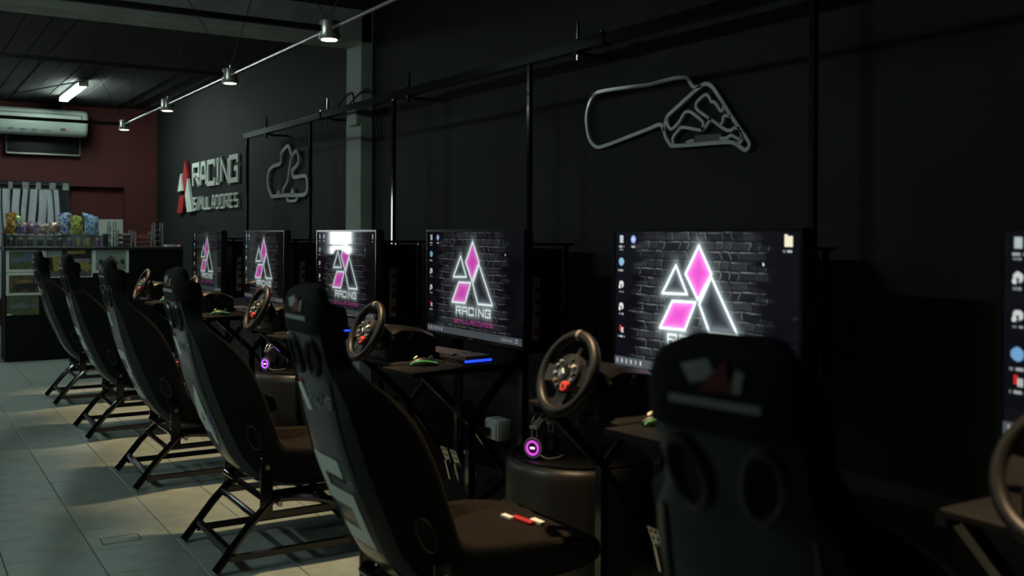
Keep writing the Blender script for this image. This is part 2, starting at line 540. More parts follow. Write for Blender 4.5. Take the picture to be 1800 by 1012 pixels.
for k, pts in enumerate(([(0.02, 6.48, 0.03), (0.06, 6.42, 0.11), (0.06, 6.30, 0.12), (0.05, 6.24, 0.03)], [(0.02, 6.30, 0.02), (0.07, 6.22, 0.10), (0.10, 6.14, 0.13), (0.13, 6.10, 0.06), (0.15, 6.08, -0.2)])):
    part('cable', tube(smooth_path(pts, 6), 0.006, 6), M['rubber'], rail, smooth=True)

# ================================================================== wall decoration
def on_wall(a, b, d):
    return (WX - d, a, b)
def rounded(line, n=3):
    return [(p.x, p.y) for p in smooth_path([(a, b, 0) for a, b in line], n)]

CIRCUIT_NEAR = {
  'outer': [(2.998,1.931),(3.015,1.945),(3.04,1.974),(3.066,1.979),(3.118,1.984),(3.19,1.982),(3.282,1.978),(3.349,1.981),(3.487,1.987),(3.591,1.99),(3.656,1.986),(3.694,1.965),(3.721,1.925),(3.732,1.879),(3.726,1.832),(3.709,1.784),(3.681,1.755),(3.648,1.739),(3.6,1.738),(3.445,1.762),(3.28,1.789),(3.206,1.801),(3.181,1.772)],
  'ring': [(3.181,1.772),(3.177,1.795),(3.162,1.829),(3.126,1.85),(2.989,1.919),(2.957,1.934),(2.928,1.937),(2.9,1.925),(2.876,1.902),(2.82,1.834),(2.789,1.795),(2.743,1.742),(2.699,1.692),(2.693,1.676),(2.706,1.66),(2.724,1.662),(2.758,1.683),(2.796,1.695),(2.898,1.699),(3.116,1.704),(3.143,1.715),(3.17,1.744),(3.181,1.772)],
  'join': [(2.998,1.931),(2.957,1.934)],
  'i1': [(3.161,1.824),(3.161,1.803),(3.148,1.782),(3.127,1.777),(3.086,1.802),(3.056,1.834),(3.033,1.838),(3.01,1.83),(2.951,1.792),(2.946,1.774),(2.955,1.755),(3.065,1.777),(3.09,1.767),(3.117,1.748),(3.127,1.732),(3.121,1.711)],
  'i2': [(2.955,1.755),(2.931,1.767),(2.907,1.79),(2.899,1.792),(2.827,1.749),(2.796,1.74),(2.781,1.743),(2.77,1.749),(2.743,1.742)],
  'i3': [(2.899,1.792),(2.976,1.837),(2.987,1.858),(2.977,1.874),(2.932,1.895),(2.911,1.881),(2.899,1.863),(2.879,1.858),(2.847,1.822),(2.832,1.827),(2.832,1.841)],
  'i4': [(2.847,1.768),(2.835,1.778),(2.832,1.794),(2.82,1.8),(2.789,1.794)],
  'i5': [(2.743,1.737),(2.732,1.717),(2.736,1.703),(2.758,1.707),(2.789,1.721),(2.812,1.712),(2.851,1.714)],
  'i6': [(2.758,1.687),(2.739,1.69),(2.73,1.703),(2.721,1.713)],
  'pit': [(3.047,1.71),(3.022,1.716),(2.996,1.717)],
  'bar': [(2.998,1.723),(2.846,1.717)],
}
CIRCUIT_FAR = {
  'main': [(8.251,1.665),(8.327,1.729),(8.347,1.803),(8.318,1.863),(8.255,1.896),(8.162,1.909),(8.025,1.919),(8.001,1.965),(7.984,2.011),(7.845,2.054),(7.793,2.027),(7.759,1.984),(7.709,1.975),(7.659,1.995),(7.61,1.98),(7.586,1.944),(7.592,1.905),(7.641,1.874),(7.723,1.85),(7.723,1.815),(7.673,1.79),(7.446,1.79),(7.399,1.766),(7.382,1.715),(7.397,1.666),(7.46,1.642),(7.637,1.643),(7.908,1.651),(8.214,1.652),(8.251,1.665)],
  'inner': [(7.742,1.966),(7.775,1.916),(7.808,1.848),(7.834,1.78),(7.892,1.73),(7.944,1.702),(7.95,1.656)],
  'l1': [(8.104,1.66),(8.057,1.692),(8.021,1.658)],
  'l2': [(7.764,1.65),(7.721,1.694),(7.687,1.647)],
  'l3': [(7.856,1.641),(7.831,1.605),(7.637,1.602),(7.621,1.634)],
}
ct = thing('circuit_outline', 'large pale racetrack outline with inner loops on the black wall', 'wall decoration', (0, 0, 0), 0, 'racetrack outlines on the wall')
for k, ln in CIRCUIT_NEAR.items():
    if k == 'bar':
        part('pit_building', strip(ln, 0.030, 0.010, 0.020, on_wall), M['circuit_dark'], ct, label='dark grey pit strip')
    else:
        part('track_strip', strip(rounded(ln) if len(ln) > 2 else ln, 0.0155 if k in ('outer', 'ring') else 0.0125, 0.014, 0.026, on_wall), M['circuit'], ct)
for (a, b) in ((3.349, 1.981), (3.726, 1.832), (3.445, 1.762), (2.876, 1.902), (2.898, 1.699), (3.033, 1.838)):
    part('standoff', move(lathe([(0.006, 0), (0.006, 0.016)], 8, 'X'), (WX - 0.016, a, b)), M['steel'], ct)
ct = thing('circuit_outline', 'smaller pale racetrack outline beside the wall lettering', 'wall decoration', (0, 0, 0), 0, 'racetrack outlines on the wall')
for k, ln in CIRCUIT_FAR.items():
    part('track_strip', strip(rounded(ln) if len(ln) > 3 else ln, 0.030 if k == 'main' else 0.022, 0.014, 0.026, on_wall), M['circuit'], ct)
for (a, b) in ((8.347, 1.803), (7.845, 2.054), (7.382, 1.715), (7.908, 1.651)):
    part('standoff', move(lathe([(0.006, 0), (0.006, 0.016)], 8, 'X'), (WX - 0.016, a, b)), M['steel'], ct)

sign = thing('wall_sign', 'raised white lettering RACING SIMULADORES with red and white mark', 'sign')
def word(text, y_left, y_right, z0, z1, sw, parent, m, iw=0.55):
    ws = [iw if c in 'Ii' else 1.0 for c in text]
    gap = 0.24 if len(text) < 8 else 0.42
    tot = sum(ws) + gap * (len(text) - 1)
    u = (y_left - y_right - sw) / tot
    y = y_left - sw / 2
    for c, wd in zip(text, ws):
        geos = []
        for ln in GLYPH[c]:
            pl = [(y - a * wd * u, z0 + sw / 2 + b * (z1 - z0 - sw)) for a, b in ln]
            geos.append(strip(pl, sw if c not in 'M' else sw * 0.8, 0.008, 0.028, on_wall))
        part('letter', g(*geos), m, parent)
        y -= (wd + gap) * u
word('RACING', 10.86, 9.20, 1.818, 2.085, 0.048, sign, M['white'])
word('SIMULADORES', 10.82, 9.19, 1.58, 1.722, 0.021, sign, M['white'], 0.4)
for k, pl in MARK.items():
    poly = [(11.12 - a * 0.60 * 0.85, 1.565 + b * 0.575) for a, b in pl]
    part('mark_' + ('diamond' if k == 'diamond' else 'triangle' if k == 'small' else 'bar'), prism(poly, 0.012, 0.04, on_wall), M['redp'] if k in ('diamond', 'para') else M['white'], sign)

# wall socket
t = thing('wall_socket', 'white surface socket box with red plug low on the wall', 'socket', (WX - 0.006, 4.465, 0.31))
part('box', rbox(-0.085, 0, -0.065, 0.065, -0.055, 0.055, 0.008, 2), M['white_plastic'], t, smooth=True)
part('cover_frame', g(box(-0.092, -0.084, -0.055, 0.055, 0.035, 0.045), box(-0.092, -0.084, -0.055, -0.045, -0.045, 0.035), box(-0.092, -0.084, 0.045, 0.055, -0.045, 0.035)), M['white_plastic'], t)
part('plug', rbox(-0.145, -0.088, 0.0, 0.04, -0.035, 0.01, 0.008, 2), M['black_plastic'], t, smooth=True)
part('plug_collar', move(lathe([(0.012, -0.165), (0.014, -0.145)], 10, 'X'), (0, 0.02, -0.012)), M['redp'], t)
part('cord', tube(smooth_path([(-0.16, 0.02, -0.012), (-0.22, 0.05, -0.05), (-0.23, 0.1, -0.18), (-0.20, 0.15, -0.29)], 5), 0.005, 6), M['rubber'], t, smooth=True)

# ================================================================== racing seats
X0 = 1.30
SPINE = [  # x, z, half width, wrap depth, padding
    (0.995, 1.190, 0.085, 0.030, 0.045), (0.962, 1.170, 0.122, 0.050, 0.070), (0.953, 1.120, 0.138, 0.062, 0.085),
    (0.960, 1.060, 0.139, 0.064, 0.085), (0.974, 1.005, 0.140, 0.064, 0.080), (0.986, 0.962, 0.165, 0.068, 0.072),
    (0.996, 0.920, 0.222, 0.085, 0.066), (1.008, 0.865, 0.256, 0.125, 0.062), (1.026, 0.785, 0.265, 0.165, 0.060),
    (1.058, 0.680, 0.263, 0.185, 0.060), (1.098, 0.580, 0.258, 0.188, 0.062), (1.146, 0.475, 0.254, 0.180, 0.068),
    (1.196, 0.390, 0.250, 0.170, 0.080), (1.265, 0.325, 0.250, 0.168, 0.090), (1.360, 0.293, 0.254, 0.170, 0.100),
    (1.500, 0.286, 0.260, 0.165, 0.110), (1.640, 0.295, 0.260, 0.150, 0.120), (1.765, 0.312, 0.256, 0.120, 0.115),
    (1.840, 0.335, 0.245, 0.085, 0.080)]
rows = []
for i in range(len(SPINE) - 1):
    p0, p1, p2, p3 = (np.array(SPINE[max(0, min(len(SPINE) - 1, j))]) for j in (i - 1, i, i + 1, i + 2))
    for s in range(3):
        t_ = s / 3
        rows.append(0.5 * (2 * p1 + (p2 - p0) * t_ + (2 * p0 - 5 * p1 + 4 * p2 - p3) * t_ ** 2 + (3 * p1 - p0 - 3 * p2 + p3) * t_ ** 3))
rows.append(np.array(SPINE[-1]))
rows = np.array(rows)
tan = np.gradient(rows[:, :2], axis=0)
tan /= np.linalg.norm(tan, axis=1)[:, None]
NRM = np.stack([-tan[:, 1], tan[:, 0]], 1)
ARC = np.concatenate([[0], np.cumsum(np.linalg.norm(np.diff(rows[:, :2], axis=0), axis=1))])

OUTER = [(0, 0), (.30, 0), (.55, .012), (.75, .06), (.90, .20), (.975, .42), (1.0, .70), (.995, .93), (.965, 1.0)]
SWEPT = [(0, 0), (.26, 0), (.44, .012), (.56, .06), (.66, .20), (.77, .44), (.89, .72), (.985, .93), (.965, 1.0)]
def profile(i):
    z = rows[i, 1]
    k = float(np.interp(z, [.30, .42, .90, 1.03], [.15, 1.0, 1.0, 0.0])) if rows[i, 0] < 1.25 else .15
    return [(a * (1 - k) + c * k, b * (1 - k) + d * k) for (a, b), (c, d) in zip(OUTER, SWEPT)]
def outer_pt(i, a, off=0.0):
    x, z, wv, d, th = rows[i]
    s = -1 if a < 0 else 1
    fa = abs(a)
    pr = profile(i)
    us = [p[0] for p in pr[:7]]
    fs = [p[1] for p in pr[:7]]
    f = np.interp(fa, us, fs) * d + off
    return (x + NRM[i, 0] * f - X0, a * wv, z + NRM[i, 1] * f)
def ring_points(i, prof, grow=0.0, back=0.0):
    x, z, wv, d, th = rows[i]
    out = []
    for (a, f) in prof:
        ff = f * (d + grow) - back
        out.append((x + NRM[i, 0] * ff - X0, a * (wv + grow), z + NRM[i, 1] * ff))
    return out
def mirror(prof):
    return [(-a, f) for a, f in reversed(prof[1:])] + list(prof)
def loft(rings, close_ends=False):
    n = len(rings[0])
    V = [p for r_ in rings for p in r_]
    F = []
    for i in range(len(rings) - 1):
        for j in range(n - 1):
            F.append((i * n + j, i * n + j + 1, (i + 1) * n + j + 1, (i + 1) * n + j))
    if close_ends:
        F.append(tuple(range(n)))
        F.append(tuple(range((len(rings) - 1) * n, len(rings) * n)))
    return V, F
def shell_geo():
    return loft([ring_points(i, mirror(profile(i)[:5]), 0.0, 0.003) for i in range(len(rows)) if i > 5], True)
def side_geo():
    return loft([ring_points(i, mirror(profile(i))) for i in range(len(rows))], True)
def pad_rings(i, lift=0.0):
    x, z, wv, d, th = rows[i]
    pts = [(.965, d), (.93, d * 1.035), (.86, d * .99), (.79, max(d * .72, th)), (.66, max(th * 1.06, d * .42)), (.45, th * 1.0), (.22, th * 1.03), (0, th * 1.04)]
    pr = [(a, f) for a, f in pts]
    full = pr + [(-a, f) for a, f in reversed(pr[:-1])]
    return [(x + NRM[i, 0] * f - X0, a * wv, z + NRM[i, 1] * f) for a, f in full]
def pad_geo():
    return loft([pad_rings(i) for i in range(len(rows))], True)
def hood_geo():
    idx = [i for i in range(len(rows)) if rows[i, 1] > 1.05]
    R_ = []
    for i in idx:
        x, z, wv, d, th = rows[i]
        ring = ring_points(i, mirror(profile(i)), 0.006, 0.006)
        pts = [(.93, d * 1.09), (.79, max(d, th) + .012), (.45, th + .014), (0, th + .016)]
        inner = [(x + NRM[i, 0] * f - X0, a * (wv + .006), z + NRM[i, 1] * f) for a, f in pts + [(-a, f) for a, f in reversed(pts[:-1])]]
        R_.append(ring + inner)
    n = len(R_[0])
    V = [p for r_ in R_ for p in r_]
    F = []
    for i in range(len(R_) - 1):
        for j in range(n):
            k = (j + 1) % n
            F.append((i * n + j, i * n + k, (i + 1) * n + k, (i + 1) * n + j))
    F.append(tuple(range(n)))
    return V, F
def on_back(a, b, d):
    """a: metres to the right seen from behind, b: arc length down from the top, d: height above the shell"""
    i = np.interp(b, ARC, np.arange(len(rows)))
    i0 = int(min(len(rows) - 2, max(0, math.floor(i))))
    fr = i - i0
    pt = []
    for j in (i0, i0 + 1):
        wv = rows[j, 2]
        pt.append(np.array(outer_pt(j, max(-1, min(1, -a / wv)), -d)))
    p = pt[0] * (1 - fr) + pt[1] * fr
    return (float(p[0]), float(-a), float(p[2]))
def subdiv(line, step=0.02):
    out = []
    for p, q in zip(line, line[1:]):
        n = max(1, int(math.hypot(q[0] - p[0], q[1] - p[1]) / step))
        for k in range(n):
            out.append((p[0] + (q[0] - p[0]) * k / n, p[1] + (q[1] - p[1]) * k / n))
    out.append(line[-1])
    return out
def arc_at(z):
    return float(np.interp(-z, -rows[:40, 1], ARC[:40]))

def back_strokes(ch, a0, a1, z_top, z_bot, sw, d=0.0060):
    b0, b1 = arc_at(z_top), arc_at(z_bot)
    out = []
    for ln in GLYPH[ch]:
        pl = [(a0 + sw / 2 + u * (a1 - a0 - sw), b1 - sw / 2 - v * (b1 - b0 - sw)) for u, v in ln]
        out.append(strip(subdiv(pl), sw, d, 0.002, on_back))
    return g(*out)
def back_poly(poly, d=0.006, base=0.0):
    """a patch laid on the curved back: quads are filled as a grid"""
    if len(poly) == 3:
        poly = list(poly) + [poly[2]]
    n, m = 8, 6
    A, B, C_, D = poly
    V, F = [], []
    for lay in (d, base):
        for j in range(m + 1):
            for i in range(n + 1):
                u_, v_ = i / n, j / m
                p = [(A[k] * (1 - u_) + B[k] * u_) * (1 - v_) + (D[k] * (1 - u_) + C_[k] * u_) * v_ for k in (0, 1)]
                V.append(on_back(p[0], p[1], lay))
    N_ = (n + 1) * (m + 1)
    for j in range(m):
        for i in range(n):
            o = j * (n + 1) + i
            F.append((o, o + 1, o + n + 2, o + n + 1))
            F.append((N_ + o, N_ + o + n + 1, N_ + o + n + 2, N_ + o + 1))
    edge_ = [i for i in range(n + 1)] + [j * (n + 1) + n for j in range(1, m + 1)] + [m * (n + 1) + i for i in range(n - 1, -1, -1)] + [j * (n + 1) for j in range(m - 1, 0, -1)]
    for a, b in zip(edge_, edge_[1:] + edge_[:1]):
        F.append((a, a + N_, b + N_, b))
    return V, F
def slot_ring(ac, zc, ra, rb, tilt):
    bc = arc_at(zc)
    pts = []
    for k in range(20):
        t_ = 2 * math.pi * k / 20
        u, v = ra * math.cos(t_), rb * math.sin(t_)
        pts.append((ac + u * math.cos(tilt) - v * math.sin(tilt), bc + u * math.sin(tilt) + v * math.cos(tilt)))
    return pts
def leg_geo(s):
    P = [(1.075, s, 0.012), (1.20, s, 0.165), (1.30, s, 0.262), (1.345, s, 0.268), (1.42, s, 0.262), (1.52, s, 0.240), (1.64, s, 0.19), (1.80, s, 0.012)]
    q = [Vector(P[0])] + [Vector(p) for p in smooth_path(P[1:7], 4)] + [Vector(P[7])]
    return tube([(p.x - X0, p.y, p.z) for p in q], 0.0180, 8)

chair_label = [
    'black racing bucket seat closest to the black counter',
    'racing bucket seat second from the counter, back seen edge on',
    'racing bucket seat third from the counter, pale violet-marked number sticker',
    'racing bucket seat with the number 4 and a bright glint on its back',
    'racing bucket seat with a large pale number 5 on its back',
    'large blurred racing bucket seat nearest the camera, before the brightest screen']
def build_seat(n):
    t = thing('racing_seat', chair_label[n - 1], 'seat', (X0, CY[n - 1] - (.09 if n == 6 else 0), 0), R(9) if n == 6 else 0, 'racing seats in a row facing the screens')
    sh = part('shell', shell_geo, M['shell'], t, key='seat_shell', smooth=True, label='grey glossy back panel')
    part('side_cover', side_geo, M['cover'], t, key='seat_side', smooth=True)
    part('upholstery', pad_geo, M['fabric'], t, key='seat_pad', smooth=True)
    hd = part('head_cover', hood_geo, M['cover'], t, key='seat_hood', smooth=True)
    # emblem on the head cover, slots and marks on the shell
    def emblem_white():
        b = arc_at(1.150)
        return g(back_poly([(-.060, b), (-.015, b - .010), (.004, b + .012), (-.040, b + .024)], .0095, .005),
                 back_poly([(.034, b + .0), (.048, b + .004), (.044, b + .030), (.028, b + .030)], .0095, .005))
    def emblem_red():
        b = arc_at(1.148)
        return back_poly([(-.018, b + .018), (.016, b - .012), (.030, b + .028), (-.028, b + .032)], .0105, .005)
    def emblem_bar():
        b = arc_at(1.108)
        return back_poly([(-.080, b), (.075, b), (.075, b + .011), (-.080, b + .011)], .0095, .005)
    part('emblem', emblem_white, M['emblem'], hd, key='em_w')
    part('emblem', emblem_red, mat('dark_red_stitch', (0.13, 0.018, 0.018), 0.8), hd, key='em_r')
    part('emblem_bar', emblem_bar, M['emblem'], hd, key='em_b')
    for s in (-1, 1):
        def rim():
            pts = [on_back(a, b, 0.006) for a, b in slot_ring(s * 0.064, 0.997, 0.031, 0.052, s * 0.25)]
            return tube(pts, 0.0085, 8, closed=True)
        def hole():
            return prism(slot_ring(s * 0.064, 0.997, 0.027, 0.048, s * 0.25), 0.001, 0.0055, on_back)
        part('belt_slot', hole, M['slot'], sh, key='slot%d' % s)
        part('belt_slot_rim', rim, M['slotrim'], sh, key='slotrim%d' % s, smooth=True)
    for s in (-1, 1):
        def ridge(s=s):
            P = []
            for k in range(17):
                zz = .935 - .50 * k / 16
                P.append(on_back(s * (.128 + .010 * math.sin(k * .2)), arc_at(zz), .002))
            return tube(P, .0065, 8)
        part('edge_ridge', ridge, M['shell'], sh, key='ridge%d' % s, smooth=True)
    # small mark: white slanted bar, red sliver, word
    b = arc_at(0.895)
    if n < 6:
        part('mark', lambda: back_poly([(-.112, b - .012), (-.076, b - .012), (-.030, b + .06), (-.066, b + .06)]), M['pale'], sh, key='mk_w')
        part('mark', lambda: back_poly([(-.105, b + .03), (-.085, b + .01), (-.085, b + .05)]), M['redp'], sh, key='mk_r')
        part('mark', lambda: back_poly([(-.085, b - .03), (-.07, b - .02), (-.075, b - .012)]), M['redp'], sh, key='mk_r2')
        part('mark_word', lambda: g(*[back_strokes(c, -.036 + .027 * k, -.036 + .027 * k + .020, 0.892, 0.858, 0.005) for k, c in enumerate('RACING')]), M['emblem'], sh, key='mk_t')
    if 2 <= n <= 5:
        ch = str(n)
        b0, b1 = arc_at(0.70), arc_at(0.450)
        def border():
            out = []
            for ln in GLYPH[ch]:
                pl = [(-.118 + .026 + u * .156, b1 - .026 - v * (b1 - b0 - .052)) for u, v in ln]
                out.append(strip(subdiv(pl), .072, .0048, .001, on_back))
            return g(*out)
        part('number_border', border, M['border'], sh, key='nb' + ch)
        part('number', back_strokes(ch, -.118, .090, .705, .448, .052), M['pale'], sh, key='num' + ch, label='pale number ' + ch)
        if n in (3, 4):
            part('violet_mark', back_poly([(.075, arc_at(.60)), (.09, arc_at(.60)), (.098, arc_at(.52)), (.086, arc_at(.52))], .0075), M['violet'], sh, key='vio')
    for s in (-1, 1):
        def oval(ra, rb, s=s):
            cx, cz, ti = 1.222 - X0, .525, .42
            out = []
            for k in range(20):
                q = 2 * math.pi * k / 20
                u_, v_ = ra * math.cos(q), rb * math.sin(q)
                out.append((cx + u_ * math.cos(ti) - v_ * math.sin(ti), cz + u_ * math.sin(ti) + v_ * math.cos(ti)))
            return out
        part('side_slot', (lambda s=s: prism(oval(.020, .050), s * .252, s * .2595, lambda a, c, d: (a, d, c))), M['slot'], t, key='sslot%d' % s)
        part('side_slot_rim', (lambda s=s: tube([(a, s * .259, c) for a, c in oval(.022, .052)], .005, 6, closed=True)), M['slotrim'], t, key='sslotr%d' % s, smooth=True)
    # patch on the cushion front
    def on_cushion(a, c, d):
        j = float(np.interp(a, rows[42:, 0], np.arange(42, len(rows))))
        j0 = min(int(j), len(rows) - 2)
        r_ = rows[j0] * (1 - (j - j0)) + rows[j0 + 1] * (j - j0)
        return (a - X0, c, float(r_[1] + r_[4] * 1.05 + d))
    part('cushion_patch', prism([(1.68, .05), (1.70, .05), (1.71, -.05), (1.69, -.05)], .001, .008, on_cushion), M['redp'], t, key='cp_r')
    part('cushion_patch', prism([(1.665, .085), (1.682, .085), (1.684, .035), (1.668, .035)], .001, .009, on_cushion), M['white'], t, key='cp_w')
    part('cushion_patch', prism([(1.708, -.02), (1.728, -.02), (1.73, -.075), (1.712, -.075)], .001, .009, on_cushion), M['white'], t, key='cp_w2')
    # underframe
    for s in (-.245, .245):
        part('leg', (lambda s=s: leg_geo(s)), M['black_steel'], t, key='leg%g' % s, smooth=True)
        part('floor_rail', (lambda s=s: g(sqtube((1.13 - X0, s, .055), (1.78 - X0, s, .055), .012))), M['black_steel'], t, key='frail%g' % s)
        part('side_rail', (lambda s=s: g(sqtube((1.25 - X0, s, .205), (1.66 - X0, s, .205), .012))), M['black_steel'], t, key='srail%g' % s)
        part('slider', (lambda s=s: box(1.28 - X0, 1.72 - X0, s * .8 - .012, s * .8 + .012, .262, .288)), M['black_matte'], t, key='slider%g' % s)
        part('mount_bracket', (lambda s=s: rbox(1.25 - X0, 1.30 - X0, s - .004 if s > 0 else s - .014, s + .014 if s > 0 else s + .004, .20, .44, .003, 1)), M['black_steel'], t, key='mbr%g' % s)
        part('bolt', (lambda s=s: tube([(1.275 - X0, s + (.012 if s > 0 else -.012), .40), (1.275 - X0, s + (.022 if s > 0 else -.022), .40)], .010, 8)), M['steel'], t, key='bolt%g' % s, smooth=True)
        part('pivot_bolt', (lambda s=s: tube([(1.325 - X0, s, .25), (1.325 - X0, s + (.03 if s > 0 else -.03), .25)], .011, 8)), M['chrome'], t, key='pbolt%g' % s, smooth=True)
    for (x, z, r_) in ((1.255, .283, .013), (1.235, .205, .013), (1.137, .080, .0165), (1.55, .205, .012), (1.745, .08, .0165)):
        part('cross_tube', (lambda x=x, z=z, r_=r_: tube([(x - X0, -.245, z), (x - X0, .245, z)], r_, 8)), M['black_steel'], t, key='ct%g%g' % (x, z), smooth=True)
    part('slide_lever', lambda: tube(smooth_path([(1.50 - X0, -.12, .25), (1.72 - X0, -.12, .24), (1.78 - X0, -.06, .235), (1.78 - X0, .06, .235)], 5), .006, 6), M['black_steel'], t, key='slever', smooth=True)
for n in range(1, 7):
    build_seat(n)

# ================================================================== wheel and screen frames
ORD = ['first', 'second', 'third', 'fourth', 'fifth', 'sixth']
OF = ['station nearest the counter', 'second station from the counter', 'third station from the counter', 'fourth station, behind seat number 4', 'fifth station, behind seat number 5', 'station nearest the camera']
AT = ['at the station nearest the counter', 'at the second station from the counter', 'at the third station from the counter', 'at the fourth station, below the sharpest screen', 'at the fifth station, below the brightest screen', 'at the right edge of the picture']
def build_rig(n):
    t = thing('simulator_frame', 'black steel tube frame carrying wheel and keyboard, ' + AT[n - 1], 'frame', (2.0, SY[n - 1], 0), 0, 'simulator frames under the screens')
    o = 2.0
    for s in (-.30, .28):
        tg_ = '%g' % s
        part('front_post', (lambda s=s: sqtube((2.07 - o, s, 0), (2.07 - o, s, .55), .016)), M['black_steel'], t, key='fp' + tg_)
        part('rear_post', (lambda s=s: sqtube((2.335 - o, s, 0), (2.335 - o, s, 1.0), .016)), M['black_steel'], t, key='rp' + tg_)
        part('front_arm', (lambda s=s: sqtube((2.07 - o, s, .545), (1.83 - o, s, .775), .016)), M['black_steel'], t, key='fa' + tg_)
        part('rear_arm', (lambda s=s: sqtube((2.075 - o, s, .545), (2.325 - o, s, .825), .014)), M['black_steel'], t, key='ra' + tg_)
        part('brace', (lambda s=s: sqtube((2.08 - o, s, .53), (2.325 - o, s, .20), .011)), M['black_steel'], t, key='br' + tg_)
        part('top_rail', (lambda s=s: sqtube((1.78 - o, s, .765), (2.33 - o, s, .765), .012)), M['black_steel'], t, key='tr' + tg_)
    part('cross_bar', lambda: sqtube((2.07 - o, -.30, .12), (2.07 - o, .28, .12), .014), M['black_steel'], t, key='cb1')
    part('cross_bar', lambda: sqtube((2.335 - o, -.30, .72), (2.335 - o, .28, .72), .014), M['black_steel'], t, key='cb2')
    part('cross_bar', lambda: sqtube((2.335 - o, -.30, .98), (2.335 - o, .28, .98), .014), M['black_steel'], t, key='cb3')
    part('wheel_plate', lambda: rbox(1.76 - o, 2.0 - o, -.21, .27, .778, .796, .004, 1), mat('tray_board', (0.006, 0.006, 0.006), 0.7, spec=0.2), t, key='wp')
    part('keyboard_shelf', lambda: rbox(2.0 - o, 2.20 - o, -.34, .24, .778, .790, .004, 1), M['black_matte'], t, key='ks')
    part('mouse_tray', lambda: prism([(1.70 - o, -.215), (1.72 - o, -.46), (1.96 - o, -.40), (1.998 - o, -.20)], .772, .790, lambda a, c, d: (a, c, d)), mat('tray_board', (0.006, 0.006, 0.006), 0.7, spec=0.2), t, key='mt')
    part('pedal_plate', lambda: move(rbox(-.15, .15, -.20, .24, -.006, .006, .003, 1), (2.27 - o, 0.01, .155), Matrix.Rotation(R(-30), 3, 'Y')), M['black_matte'], t, key='pp')
for n in range(1, 7):
    build_rig(n)

